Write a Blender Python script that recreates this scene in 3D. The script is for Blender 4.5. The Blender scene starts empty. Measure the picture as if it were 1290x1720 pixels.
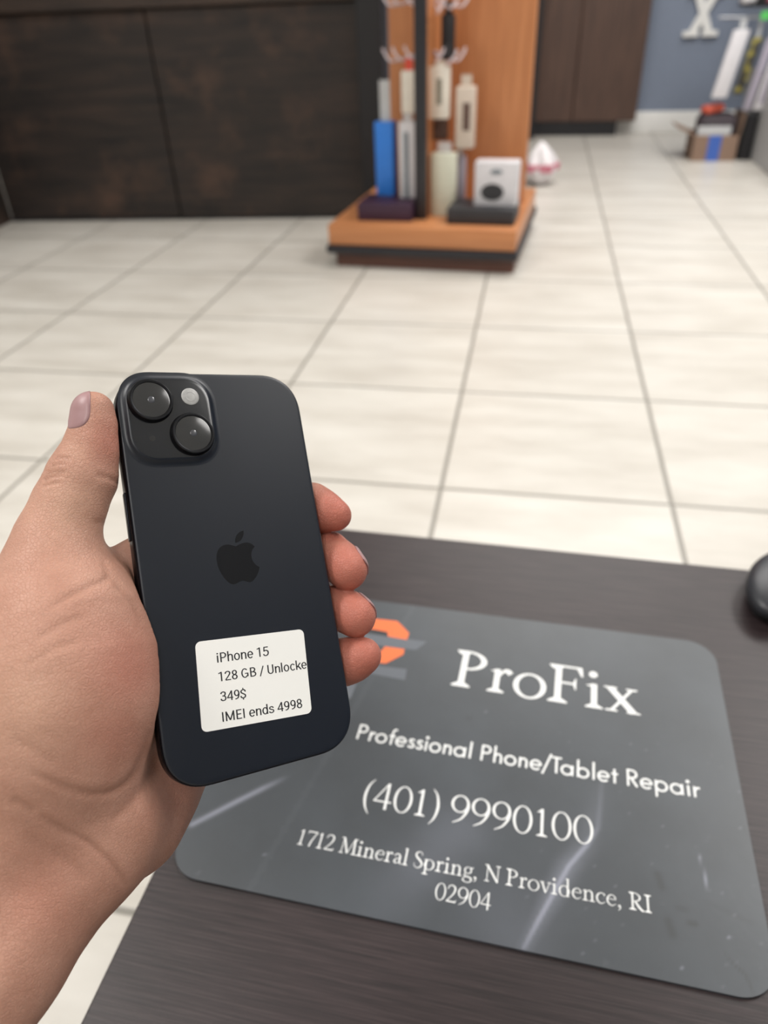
import bpy, bmesh, math, random
import numpy as np
from mathutils import Vector, Matrix

random.seed(7)
SC = bpy.context.scene
COL = SC.collection
PI = math.pi

# ---------------------------------------------------------------- camera
T = 0.457                                   # floor tile pitch (m)
F = 1235.0                                  # focal length in pixels of the 1290x1720 frame
CX, CY = 645.0, 860.0
R = np.array([[0.9830849, 0.18005926, -0.03350734],
              [0.07639549, -0.56941659, -0.81849158],
              [-0.16645662, 0.80208691, -0.57354057]])      # world -> camera (x right, y down, z forward)
CAM = np.array([0.30967095, -2.78366531, 1.83432689]) * T
cam_data = bpy.data.cameras.new('camera')
cam = bpy.data.objects.new('camera', cam_data)
COL.objects.link(cam)
SC.camera = cam
cam_data.sensor_fit = 'VERTICAL'
cam_data.sensor_height = 24.0
cam_data.lens = F / 1720.0 * 24.0
cam_data.clip_start = 0.02
cam.matrix_world = Matrix((
    (R[0, 0], -R[1, 0], -R[2, 0], CAM[0]),
    (R[0, 1], -R[1, 1], -R[2, 1], CAM[1]),
    (R[0, 2], -R[1, 2], -R[2, 2], CAM[2]),
    (0, 0, 0, 1)))
cam_data.dof.use_dof = True
cam_data.dof.focus_distance = 0.266
cam_data.dof.aperture_fstop = cam_data.lens / 3.0

# ---------------------------------------------------------------- world, lights, exposure
SC.view_settings.view_transform = 'Standard'
SC.view_settings.look = 'None'
SC.view_settings.gamma = 1.0
SC.view_settings.use_curve_mapping = False
SC.view_settings.exposure = 0.26
w = bpy.data.worlds.new('world')
SC.world = w
w.use_nodes = True
w.node_tree.nodes['Background'].inputs[0].default_value = (0.9, 0.95, 1.0, 1)
w.node_tree.nodes['Background'].inputs[1].default_value = 0.3
CEIL = 2.75
LAMPS = [  # x, y, size x, size y, watts
    (0.1, -2.3, 0.60, 1.2, 20),
    (-1.4, -0.9, 0.60, 1.2, 36),
    (-2.6, 0.4, 0.60, 1.2, 10),
    (0.4, 2.25, 1.60, 1.2, 52),
    (1.75, 0.9, 0.60, 1.2, 46),
    (2.1, -0.32, 0.60, 1.2, 14),  # added fill without a known fixture, lightens the top of the phone back
    (1.5, 3.5, 0.60, 1.2, 9),
]
for x, y, sx, sy, e in LAMPS:
    ld = bpy.data.lights.new('ceiling_and_fill_light', 'AREA')
    ld.shape = 'RECTANGLE'
    ld.size, ld.size_y, ld.energy = sx, sy, e
    ld.color = (1.0, 0.975, 0.945)
    lo = bpy.data.objects.new('ceiling_and_fill_light', ld)
    lo.location = (x, y, CEIL - 0.03)
    COL.objects.link(lo)
SC.cycles.use_denoising = True
SC.cycles.max_bounces = 8


# ---------------------------------------------------------------- helpers
def ray(px, py):
    return R.T @ np.array([(px - CX) / F, (py - CY) / F, 1.0])


def on_z(px, py, z):
    d = ray(px, py)
    return CAM + d * (z - CAM[2]) / d[2]


def on_y(px, py, y):
    d = ray(px, py)
    return CAM + d * (y - CAM[1]) / d[1]


def on_plane(px, py, p, n):
    d = ray(px, py)
    return CAM + d * (np.dot(n, np.asarray(p) - CAM) / np.dot(n, d))


def cam2world(v):                            # camera-frame millimetres -> world metres
    return CAM + (np.asarray(v) / 1000.0) @ R


def lin(c):
    return tuple((v / 12.92 if v <= 0.04045 else ((v + 0.055) / 1.055) ** 2.4) for v in [q / 255.0 for q in c]) + (1.0,)


class NT:
    def __init__(s, m):
        s.t = m.node_tree
        s.b = s.t.nodes['Principled BSDF']

    def n(s, typ, **kw):
        nd = s.t.nodes.new(typ)
        for k, v in kw.items():
            if k.startswith('i_'):
                nd.inputs[int(k[2:])].default_value = v
            else:
                setattr(nd, k, v)
        return nd

    def l(s, a, b):
        s.t.links.new(a, b)

    def math(s, op, a, b=None, clamp=False):
        nd = s.n('ShaderNodeMath', operation=op, use_clamp=clamp)
        for i, v in enumerate((a, b)):
            if v is None:
                continue
            if isinstance(v, (int, float)):
                nd.inputs[i].default_value = v
            else:
                s.l(v, nd.inputs[i])
        return nd.outputs[0]

    def mix(s, fac, a, b):
        nd = s.n('ShaderNodeMix', data_type='RGBA')
        for i, v in ((0, fac), (6, a), (7, b)):
            if isinstance(v, (int, float, tuple)):
                nd.inputs[i].default_value = v
            else:
                s.l(v, nd.inputs[i])
        return nd.outputs[2]

    def ramp(s, v, stops):
        nd = s.n('ShaderNodeValToRGB')
        cr = nd.color_ramp
        while len(cr.elements) < len(stops):
            cr.elements.new(0.5)
        for e, (p, c) in zip(cr.elements, stops):
            e.position, e.color = p, c
        s.l(v, nd.inputs[0])
        return nd.outputs[0]

    def obj(s, scale=(1, 1, 1), rot=(0, 0, 0)):
        tc = s.n('ShaderNodeTexCoord')
        mp = s.n('ShaderNodeMapping')
        mp.inputs['Scale'].default_value = scale
        mp.inputs['Rotation'].default_value = rot
        s.l(tc.outputs['Object'], mp.inputs[0])
        return mp.outputs[0]

    def noise(s, vec, scale, detail=4.0, rough=0.55):
        nd = s.n('ShaderNodeTexNoise')
        nd.inputs['Scale'].default_value = scale
        nd.inputs['Detail'].default_value = detail
        nd.inputs['Roughness'].default_value = rough
        s.l(vec, nd.inputs['Vector'])
        return nd.outputs[0]

    def bump(s, h, strength, dist):
        nd = s.n('ShaderNodeBump')
        nd.inputs['Strength'].default_value = strength
        nd.inputs['Distance'].default_value = dist
        s.l(h, nd.inputs['Height'])
        s.l(nd.outputs[0], s.b.inputs['Normal'])


def mat(name, rgb, rough=0.5, metal=0.0, spec=0.5, vary=0.06, scale=30.0, coat=0.0, trans=0.0, alpha=1.0):
    m = bpy.data.materials.new(name)
    m.use_nodes = True
    k = NT(m)
    c = lin(rgb)
    k.b.inputs['Roughness'].default_value = rough
    k.b.inputs['Metallic'].default_value = metal
    k.b.inputs['Specular IOR Level'].default_value = spec
    k.b.inputs['Coat Weight'].default_value = coat
    k.b.inputs['Transmission Weight'].default_value = trans
    k.b.inputs['Alpha'].default_value = alpha
    if vary:
        nz = k.noise(k.obj(), scale)
        a = tuple(max(0, v * (1 - vary * 2)) for v in c[:3]) + (1,)
        b = tuple(min(1, v * (1 + vary * 2)) for v in c[:3]) + (1,)
        k.l(k.mix(nz, a, b), k.b.inputs['Base Color'])
    else:
        k.b.inputs['Base Color'].default_value = c
    return m


def link(name, me, m=None, parent=None):
    o = bpy.data.objects.new(name, me)
    COL.objects.link(o)
    if m is not None:
        for q in (m if isinstance(m, (list, tuple)) else [m]):
            me.materials.append(q)
    if parent is not None:
        o.parent = parent
    return o


def obj(name, bm, m=None, parent=None, smooth=None):
    bmesh.ops.recalc_face_normals(bm, faces=bm.faces[:])
    me = bpy.data.meshes.new(name)
    bm.to_mesh(me)
    bm.free()
    if smooth is not None:
        me.shade_smooth() if smooth >= 180 else me.set_sharp_from_angle(angle=math.radians(smooth))
        if smooth < 180:
            for p in me.polygons:
                p.use_smooth = True
    return link(name, me, m, parent)


def raw(name, verts, faces, m=None, parent=None, smooth=False):
    me = bpy.data.meshes.new(name)
    me.from_pydata([tuple(map(float, v)) for v in verts], [], faces)
    me.update()
    if smooth:
        me.shade_smooth()
    return link(name, me, m, parent)


def tag(o, label, cat, group=None, kind=None):
    o['label'] = label
    o['category'] = cat
    if group:
        o['group'] = group
    if kind:
        o['kind'] = kind
    return o


def empty(name, loc=(0, 0, 0), rz=0.0, mw=None):
    o = bpy.data.objects.new(name, None)
    o.empty_display_size = 0.05
    COL.objects.link(o)
    if mw is not None:
        o.matrix_world = mw
    else:
        o.location = tuple(map(float, loc))
        o.rotation_euler = (0, 0, rz)
    return o


def struct(o):
    o['kind'] = 'structure'
    return o


def box(bm, x0, x1, y0, y1, z0, z1, bev=0.0, seg=2):
    r = bmesh.ops.create_cube(bm, size=1.0)
    vs = r['verts']
    for v in vs:
        v.co = Vector((x0 + (v.co.x + .5) * (x1 - x0), y0 + (v.co.y + .5) * (y1 - y0), z0 + (v.co.z + .5) * (z1 - z0)))
    if bev > 0:
        es = list({e for v in vs for e in v.link_edges})
        bmesh.ops.bevel(bm, geom=es, offset=bev, segments=seg, affect='EDGES', profile=0.5)
    return bm


def bx(*a, **k):
    return box(bmesh.new(), *a, **k)


def tube(bm, pts, r, n=8, closed_ends=True):
    pts = [Vector(tuple(map(float, p))) for p in pts]
    rings = []
    up = Vector((0.13, 0.27, 0.95))
    for i, p in enumerate(pts):
        a = pts[max(0, i - 1)]
        b = pts[min(len(pts) - 1, i + 1)]
        d = (b - a).normalized()
        s = d.cross(up)
        if s.length < 1e-3:
            s = d.cross(Vector((1, 0, 0)))
        s.normalize()
        t = s.cross(d)
        rr = r[i] if isinstance(r, (list, tuple)) else r
        rings.append([bm.verts.new(p + (s * math.cos(2 * PI * k / n) + t * math.sin(2 * PI * k / n)) * rr) for k in range(n)])
    for A, B in zip(rings, rings[1:]):
        for k in range(n):
            bm.faces.new((A[k], A[(k + 1) % n], B[(k + 1) % n], B[k]))
    if closed_ends:
        bm.faces.new(rings[0][::-1])
        bm.faces.new(rings[-1])
    return bm


def loft(bm, loops, cap0=True, cap1=True):
    rr = [[bm.verts.new(Vector(tuple(map(float, p)))) for p in lp] for lp in loops]
    n = len(rr[0])
    for A, B in zip(rr, rr[1:]):
        for k in range(n):
            bm.faces.new((A[k], A[(k + 1) % n], B[(k + 1) % n], B[k]))
    if cap0:
        bm.faces.new(rr[0][::-1])
    if cap1:
        bm.faces.new(rr[-1])
    return bm


def rrect(w, h, r, n=10, e=2.0, cx=0.0, cy=0.0):
    """rounded-rectangle outline (superellipse corners of exponent e), counter-clockwise"""
    out = []
    r = max(1e-5, min(r, w / 2 - 1e-6, h / 2 - 1e-6))
    for sx, sy, a0 in ((1, 1, 0), (-1, 1, 1), (-1, -1, 2), (1, -1, 3)):
        for i in range(n + 1):
            a = (a0 + i / n) * PI / 2
            c, s = math.cos(a), math.sin(a)
            x = sx * (w / 2 - r) + r * math.copysign(abs(c) ** (2 / e), c)
            y = sy * (h / 2 - r) + r * math.copysign(abs(s) ** (2 / e), s)
            out.append((cx + x, cy + y))
    return out


def z_loop(pts, z):
    return [(x, y, z) for x, y in pts]


def disc_prof(bm, cx, cy, prof, n=48):
    """lathe of (radius, z) pairs around a local z axis"""
    loops = [[(cx + r * math.cos(2 * PI * k / n), cy + r * math.sin(2 * PI * k / n), z) for k in range(n)] for r, z in prof]
    return loft(bm, loops)


def catmull(P, n=8, closed=False):
    P = [np.array(p, float) for p in P]
    m = len(P)
    out = []
    rng = range(m) if closed else range(m - 1)
    for i in rng:
        g = (lambda k: P[k % m]) if closed else (lambda k: P[min(max(k, 0), m - 1)])
        p0, p1, p2, p3 = g(i - 1), g(i), g(i + 1), g(i + 2)
        for j in range(n):
            t = j / n
            out.append(.5 * ((2 * p1) + (-p0 + p2) * t + (2 * p0 - 5 * p1 + 4 * p2 - p3) * t * t + (-p0 + 3 * p1 - 3 * p2 + p3) * t ** 3))
    if not closed:
        out.append(P[-1])
    return out


# ---------------------------------------------------------------- materials of the room
def tile_material():
    m = bpy.data.materials.new('cream_floor_tile')
    m.use_nodes = True
    k = NT(m)
    tc = k.n('ShaderNodeTexCoord')
    sp = k.n('ShaderNodeSeparateXYZ')
    k.l(tc.outputs['Object'], sp.inputs[0])
    ds = []
    cells = []
    for ax in (0, 1):
        q = k.math('DIVIDE', sp.outputs[ax], T)
        cells.append(k.math('FLOOR', k.math('ADD', q, 0.0)))
        f = k.math('FRACT', q)
        ds.append(k.math('MINIMUM', f, k.math('SUBTRACT', 1.0, f)))
    d = k.math('MINIMUM', ds[0], ds[1])
    grout = k.n('ShaderNodeMapRange')
    grout.inputs[1].default_value = 0.006
    grout.inputs[2].default_value = 0.012
    k.l(d, grout.inputs[0])
    cb = k.n('ShaderNodeCombineXYZ')
    k.l(cells[0], cb.inputs[0])
    k.l(cells[1], cb.inputs[1])
    wn = k.n('ShaderNodeTexWhiteNoise', noise_dimensions='3D')
    k.l(cb.outputs[0], wn.inputs['Vector'])
    mp = k.n('ShaderNodeMapping')
    mp.inputs['Rotation'].default_value = (0, 0, math.radians(-24))
    mp.inputs['Scale'].default_value = (1.6, 6.0, 1)
    k.l(tc.outputs['Object'], mp.inputs[0])
    off = k.n('ShaderNodeVectorMath', operation='MULTIPLY_ADD')
    k.l(wn.outputs['Color'], off.inputs[0])
    off.inputs[1].default_value = (9, 9, 9)
    k.l(mp.outputs[0], off.inputs[2])
    n1 = k.noise(off.outputs[0], 1.7, 6.0, 0.6)
    n2 = k.noise(k.obj((1, 1, 1)), 5.0, 3.0)
    c = k.ramp(n1, [(0.3, lin((192, 187, 178))), (0.5, lin((208, 204, 196))), (0.72, lin((222, 219, 212)))])
    c = k.mix(k.math('MULTIPLY', n2, 0.25), c, lin((198, 190, 180)))
    c = k.mix(grout.outputs[0], lin((138, 134, 126)), c)
    k.l(c, k.b.inputs['Base Color'])
    k.b.inputs['Roughness'].default_value = 0.34
    k.bump(grout.outputs[0], 0.5, 0.002)
    return m


def wood(name, base, dark, light, axis=0, scale=1.0, rough=0.45, streak=14.0, bump=0.15, patches=None):
    m = bpy.data.materials.new(name)
    m.use_nodes = True
    k = NT(m)
    s = [streak, streak, streak]
    s[axis] = 0.9
    v = k.obj(tuple(q * scale for q in s))
    n1 = k.noise(v, 6.0, 6.0, 0.6)
    n2 = k.noise(k.obj((1, 1, 1)), 4.0 * scale, 3.0)
    c = k.ramp(n1, [(0.32, lin(dark)), (0.52, lin(base)), (0.75, lin(light))])
    c = k.mix(k.math('MULTIPLY', n2, 0.35), c, lin(dark))
    if patches:
        n3 = k.noise(k.obj((1.0, 1.0, 1.0)), 3.1, 5.0, 0.65)
        c = k.mix(k.ramp(n3, [(0.52, (0, 0, 0, 1)), (0.7, (.75, .75, .75, 1))]), c, lin(patches))
    k.l(c, k.b.inputs['Base Color'])
    k.b.inputs['Roughness'].default_value = rough
    k.bump(n1, bump, 0.001)
    return m


M = {}
M['tile'] = tile_material()
M['ceiling'] = mat('white_ceiling_paint', (232, 232, 228), 0.9)
M['wall'] = mat('blue_grey_wall_paint', (126, 136, 154), 0.75, vary=0.03)
M['wall_white'] = mat('white_wall_paint', (214, 212, 206), 0.85, vary=0.02)
M['white_trim'] = mat('white_trim_paint', (238, 238, 236), 0.45, vary=0.02)
M['counter'] = wood('distressed_dark_wood', (46, 37, 33), (24, 21, 21), (66, 51, 44), axis=0, scale=0.5, rough=0.55, streak=9, patches=(84, 62, 50))
M['counter_trim'] = wood('dark_ledge_wood', (60, 47, 40), (33, 27, 25), (80, 61, 50), axis=0, scale=0.5, rough=0.5)
M['cabinet'] = wood('brown_cabinet_wood', (84, 62, 52), (66, 48, 41), (96, 73, 61), axis=2, scale=0.7, rough=0.5)
M['black'] = mat('black_plastic', (26, 26, 30), 0.45)
M['orange'] = wood('orange_cherry_laminate', (196, 132, 86), (178, 116, 74), (210, 146, 100), axis=2, scale=0.6, rough=0.4, bump=0.03)
M['orange_top'] = wood('orange_cherry_top_laminate', (196, 132, 86), (178, 116, 74), (210, 146, 100), axis=0, scale=0.6, rough=0.35, bump=0.03)
M['toe'] = wood('reddish_brown_toe_board', (98, 62, 50), (80, 50, 42), (110, 72, 58), axis=0, scale=0.6)
M['edge_band'] = mat('black_edge_band', (34, 34, 40), 0.4)
M['white_wire'] = mat('white_coated_wire', (226, 214, 220), 0.4)
M['table'] = wood('dark_wenge_laminate', (49, 39, 41), (30, 24, 26), (67, 56, 57), axis=0, scale=4.2, rough=0.42, streak=30, bump=0.1)
M['table'].node_tree.nodes['Principled BSDF'].inputs['Specular IOR Level'].default_value = 0.45
M['white_card'] = mat('white_card', (226, 220, 208), 0.5)
M['clear'] = mat('clear_plastic', (222, 224, 226), 0.25, alpha=0.55)

# ---------------------------------------------------------------- the setting
X0, X1, Y0, Y1 = -3.4, 4.2, -4.2, 10.3 * T
XR = 2.1                                     # short return wall behind the shelving
struct(raw('floor', [(X0 - .2, Y0 - .2, 0), (X1 + .2, Y0 - .2, 0), (X1 + .2, Y1 + .6, 0), (X0 - .2, Y1 + .6, 0)], [(0, 1, 2, 3)], M['tile']))
struct(obj('ceiling', bx(X0 - .2, X1 + .2, Y0 - .2, Y1 + .6, CEIL, CEIL + .1), M['ceiling']))
struct(obj('wall_back', bx(X0 - .2, X1 + .2, Y1, Y1 + .12, 0, CEIL), M['wall']))
struct(obj('wall_left', bx(X0 - .12, X0, Y0, Y1, 0, CEIL), M['wall_white']))
struct(obj('wall_right', bx(X1, X1 + .12, Y0, Y1, 0, CEIL), M['wall']))
struct(obj('wall_front', bx(X0, X1, Y0 - .12, Y0, 0, CEIL), M['wall_white']))
bb = bx(.6, X1, Y1 - .022, Y1, 0, float(on_y(1110, 187, Y1 - .022)[2]), bev=.006)
struct(obj('baseboard_back', bb, M['white_trim'], smooth=40))

# ---------------------------------------------------------------- service counter
def counter():
    a = np.array([-5.151, 4.60]) * T
    b = np.array([-1.16, 4.948]) * T
    ang = math.atan2(b[1] - a[1], b[0] - a[0])
    L = float(np.linalg.norm(b - a))
    root = empty('service_counter', (a[0], a[1], 0), ang)
    tag(root, 'dark distressed wooden service counter along the left, behind the orange display stand', 'counter')
    H = 1.02
    q = on_plane(300, 13, (a[0], a[1], 0), np.array([-math.sin(ang), math.cos(ang), 0]))
    zl = float(q[2])
    s = float((on_plane(275, 200, (a[0], a[1], 0), np.array([-math.sin(ang), math.cos(ang), 0]))[:2] - a) @ ((b - a) / L))
    obj('front_panel', bx(0, s - .004, 0, .03, 0.01, zl, bev=.004), M['counter'], root)
    obj('front_panel', bx(s + .004, L, -.006, .03, 0.01, zl, bev=.004), M['counter'], root)
    obj('carcass', bx(0.0, L - .02, .032, .6, 0, H - .05), M['black'], root)
    obj('ledge_board', bx(-.02, L, -.03, .03, zl + .003, zl + .14, bev=.006), M['counter_trim'], root)
    obj('upper_board', bx(-.02, L, -.02, .03, zl + .143, H - .05, bev=.004), M['counter'], root)
    obj('corner_post', bx(L - .09, L + .012, -.035, .05, 0.0, H - .05, bev=.004), M['black'], root)
    obj('worktop', bx(-.05, L + .05, -.06, .65, H - .048, H, bev=.005), M['counter_trim'], root)
    obj('kick_strip', bx(0, L - .1, -.012, .0, 0.0, .012), M['black'], root)
    # return panel at its left end, coming towards the viewer
    obj('return_panel', bx(-.05, 0.0, -1.3, -.001, 0, H - .05, bev=.004), M['counter'], root)


counter()

# ---------------------------------------------------------------- brown cabinet on the back wall
def cabinet():
    yf = Y1 - .024
    xr = float(on_y(1068, 180, yf)[0])
    x_seam = float(on_y(985, 120, yf)[0])
    xl = x_seam - .75
    root = empty('cabinet', (0, 0, 0))
    tag(root, 'tall brown wooden cabinet with a black plinth against the blue grey wall', 'cabinet')
    y0, y1 = yf - .12, yf - .001
    xr = float(on_y(1075, 150, y0)[0])
    x_seam = float(on_y(968, 120, y0)[0])
    zk = float(on_y(980, 205, y0)[2])
    xk = float(on_y(1035, 215, y0)[0])
    obj('carcass', bx(xl, xr, y0 + .022, y1, zk, 2.1), M['cabinet'], root)
    d = obj('door', bx(xl, x_seam - .004, y0, y0 + .02, zk + .004, 2.09, bev=.003), M['cabinet'], root)
    d2 = obj('door', bx(x_seam + .004, xr - .002, y0 - .003, y0 + .02, zk + .004, 2.09, bev=.003), M['cabinet'], root)
    obj('handle', tube(bmesh.new(), [(x_seam - .05, y0 - .03, 1.0), (x_seam - .05, y0 - .03, 1.16)], .006), M['black'], d)
    obj('handle', tube(bmesh.new(), [(x_seam + .05, y0 - .033, 1.0), (x_seam + .05, y0 - .033, 1.16)], .006), M['black'], d2)
    obj('plinth', bx(xl, xk, y0 + .012, y1 - .005, 0, zk), M['black'], root)
    # dark standard with slots beside the cabinet
    xs0 = float(on_y(893, 120, y0 - .12)[0])
    bm = bx(xs0, xs0 + .045, y0 - .14, y0 - .10, 0, 1.9, bev=.003)
    s = obj('slotted_upright', bm, M['black'])
    tag(s, 'black slotted metal upright standing in front of the brown cabinet', 'upright')


cabinet()

# ---------------------------------------------------------------- white letter X on the wall
def letter_x():
    y = Y1 - .03
    c = {k: on_y(px, py, y) for k, (px, py) in {'bl': (1146, 62), 'br': (1204, 62), 'mid': (1181, 22)}.items()}
    x0, x1 = float(c['bl'][0]), float(c['br'][0])
    zb = float(c['bl'][2])
    zm = float(c['mid'][2])
    h = (zm - zb) * 2
    W = x1 - x0
    bm = bmesh.new()
    cxm = (x0 + x1) / 2

    dep = [0]

    def slab(pts):
        dep[0] += 1
        yy = y - .0012 * dep[0]
        loft(bm, [[(p[0], yy, p[1]) for p in pts], [(p[0], y + .025, p[1]) for p in pts]])
    t = W * .24
    slab([(x0 + .10 * W, zb), (x0 + .10 * W + t, zb), (x1 - .10 * W, zb + h), (x1 - .10 * W - t, zb + h)])
    slab([(x1 - .10 * W - t, zb), (x1 - .10 * W, zb), (x0 + .10 * W + t, zb + h), (x0 + .10 * W, zb + h)])
    for zz in (zb, zb + h - .12 * h):
        slab([(x0, zz), (x0 + W * .45, zz), (x0 + W * .45, zz + .12 * h), (x0, zz + .12 * h)])
        slab([(x1 - W * .45, zz), (x1, zz), (x1, zz + .12 * h), (x1 - W * .45, zz + .12 * h)])
    o = obj('wall_letter', bm, M['white_trim'])
    tag(o, 'white slab serif letter X mounted on the blue grey wall', 'wall letter')


letter_x()

# ---------------------------------------------------------------- orange display stand
FL = on_z(566, 446, 0)
FR = on_z(862, 460, 0)
ST_ANG = math.atan2(FR[1] - FL[1], FR[0] - FL[0])
ST_W = float(np.hypot(FR[0] - FL[0], FR[1] - FL[1]))
ST_D = 0.66
ST_H = 0.155


def st_local(px, py, v):
    """point on the stand's plane at depth v behind its front face, in stand coordinates"""
    u = np.array([math.cos(ST_ANG), math.sin(ST_ANG), 0])
    n = np.array([-math.sin(ST_ANG), math.cos(ST_ANG), 0])
    p = on_plane(px, py, FL + n * v, n) - FL
    return float(p @ u), float(p[2])


def st_world(u, v, z):
    c, s = math.cos(ST_ANG), math.sin(ST_ANG)
    return (FL[0] + c * u - s * v, FL[1] + s * u + c * v, z)


PANEL_V = 0.40


def stand():
    root = empty('display_stand', FL, ST_ANG)
    tag(root, 'orange wood display stand with a black edged fin and a low base, holding packaged accessories', 'display stand')
    Wd = ST_W
    obj('toe_board', bx(.0, Wd, .0, ST_D, 0, .05, bev=.003), M['toe'], root)
    obj('bumper_strip', bx(-.03, Wd + .015, -.03, ST_D + .03, .05, .082, bev=.01), M['edge_band'], root, smooth=40)
    obj('base_deck', bx(-.02, Wd + .005, -.02, ST_D + .02, .0825, ST_H, bev=.006), M['orange_top'], root, smooth=40)
    uL, _ = st_local(652, 60, PANEL_V)
    uR, _ = st_local(889, 200, PANEL_V)
    obj('back_panel', bx(uL, uR, PANEL_V, PANEL_V + .035, ST_H, 1.65, bev=.003), M['orange'], root)
    uf, _ = st_local(709, 300, .12)
    obj('fin_panel', bx(uf - .016, uf + .016, .121, PANEL_V - .001, ST_H + .001, 1.6), M['orange'], root)
    obj('fin_edge', bx(uf - .021, uf + .021, .09, .12, ST_H + .001, 1.62, bev=.004), M['edge_band'], root, smooth=40)
    # wire hooks on both sides of the fin
    def hook(px, py, v0, v1, side):
        u, z = st_local(px, py, v1)
        pts = [(uf + side * .018, v0, z + .015), (u * .6 + uf * .4, v0 * .6 + v1 * .4, z - .004), (u + side * -.02, v1, z - .008), (u, v1 - .004, z + .012), (u + side * .008, v1 - .004, z + .03)]
        obj('hook', tube(bmesh.new(), catmull(pts, 6), .0042), M['white_wire'], root)
    for px, py, side in ((648, 98, -1), (664, 96, -1), (684, 94, -1), (778, 97, 1), (764, 101, 1), (742, 98, 1),
                         (646, 4, -1), (660, 2, -1), (684, 4, -1), (786, 5, 1), (768, 8, 1), (744, 16, 1)):
        hook(px, py, .25, .17, side)
    return root, uf


STAND, UF = stand()


def package(name, px0, px1, py0, py1, v, depth, body, label, cat, group=None, tab=None, win=None, tilt=0.0, bev=.004, tab_h=.035, flush=None):
    u0, z1 = st_local(px0, py0, v)
    u1, z0 = st_local(px1, py1, v)
    if flush is not None:
        z1 += flush - z0
        z0 = flush
    w, h = u1 - u0, z1 - z0
    root = empty(name, st_world((u0 + u1) / 2, v, z0), ST_ANG + tilt)
    tag(root, label, cat, group)
    obj('carton', bx(-w / 2, w / 2, 0, depth, 0, h, bev=bev), body, root, smooth=40)
    if tab is not None:
        bm = bmesh.new()
        box(bm, -w * .28, w * .28, depth * .45, depth * .45 + .002, h - .001, h + tab_h)
        obj('hang_tab', bm, tab, root)
    if win is not None:
        m, a, b, c, d = win
        obj('window', bx(-w / 2 + w * a, -w / 2 + w * b, -.0015, .004, h * c, h * d, bev=.001), m, root)
    return root


M['blue'] = mat('blue_card', (52, 128, 222), 0.4)
M['red'] = mat('red_plastic', (226, 84, 66), 0.4)
M['darkred'] = mat('dark_red_card', (140, 32, 42), 0.5)
M['purple'] = mat('dark_purple_card', (58, 34, 56), 0.5)
M['charcoal'] = mat('charcoal_card', (48, 48, 52), 0.5)
M['grey'] = mat('grey_insert', (124, 132, 140), 0.35)
M['green_white'] = mat('pale_green_card', (214, 216, 198), 0.5)
M['beige'] = mat('beige_card', (208, 194, 180), 0.5)
M['brown_win'] = mat('brown_window_insert', (96, 74, 66), 0.4)
M['olive'] = mat('olive_window_insert', (128, 126, 112), 0.4)
M['lav'] = mat('lavender_card', (164, 158, 172), 0.45)
M['lightgrey'] = mat('light_grey_card', (214, 212, 216), 0.45)

HANG = 'packaged accessories hanging on the display stand'
package('accessory_package', 627, 662, 205, 332, .19, .05, M['blue'], 'bright blue package hanging at the left side of the orange stand', 'package', HANG, tab=M['clear'], tilt=-.15, tab_h=.13)
package('accessory_package', 673, 697, 119, 190, .17, .04, M['white_card'], 'narrow white package with a red tab, hanging left of the black fin edge', 'package', HANG, tab=M['red'])
package('accessory_package', 669, 698, 205, 362, .16, .035, M['lightgrey'], 'long pale package with a grey strip hanging just left of the black fin edge', 'package', HANG, tab=M['clear'], win=(M['grey'], .3, .62, .06, .9))
package('accessory_package', 721, 752, 112, 200, .17, .05, M['white_card'], 'white package with an olive window hanging right of the black fin edge', 'package', HANG, tab=M['white_card'], win=(M['olive'], .40, .66, .28, .78), tab_h=.015)
package('accessory_package', 766, 794, 146, 250, .20, .05, M['beige'], 'beige package with a brown window, rightmost of those hanging on the stand', 'package', HANG, tab=M['beige'], win=(M['brown_win'], .40, .8, .3, .75))
package('accessory_package', 724, 763, 258, 365, .16, .05, M['green_white'], 'pale greenish white package hanging low right of the black fin edge', 'package', HANG, tab=M['clear'])
package('accessory_package', 764, 779, 262, 362, .23, .03, M['lav'], 'thin lavender package hanging behind the pale greenish white one', 'package', HANG, tab=M['clear'])
package('accessory_package', 741, 762, 24, 100, .20, .03, M['black'], 'slim black package hanging above the white package with the olive window', 'package', HANG, tab=M['black'], win=(M['charcoal'], .2, .8, .1, .35))
package('accessory_package', 722, 750, 200, 236, .24, .04, M['brown_win'], 'small brown package hanging between the two white packages right of the fin', 'package', HANG, tab=M['clear'])

# boxes lying on the base
package('flat_box', 600, 692, 346, 378, .05, .17, M['purple'], 'flat dark purple box lying on the base of the stand, left of the fin', 'box', tilt=0.03, flush=ST_H + .0005)
package('flat_box', 750, 862, 368, 398, .04, .17, M['charcoal'], 'flat charcoal box lying on the right of the stand base under the white headphone box', 'box', flush=ST_H + .0005)
package('small_box', 640, 668, 326, 345, .27, .06, M['darkred'], 'small dark red box on the stand base behind the purple box', 'box', flush=ST_H + .0005)


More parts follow.
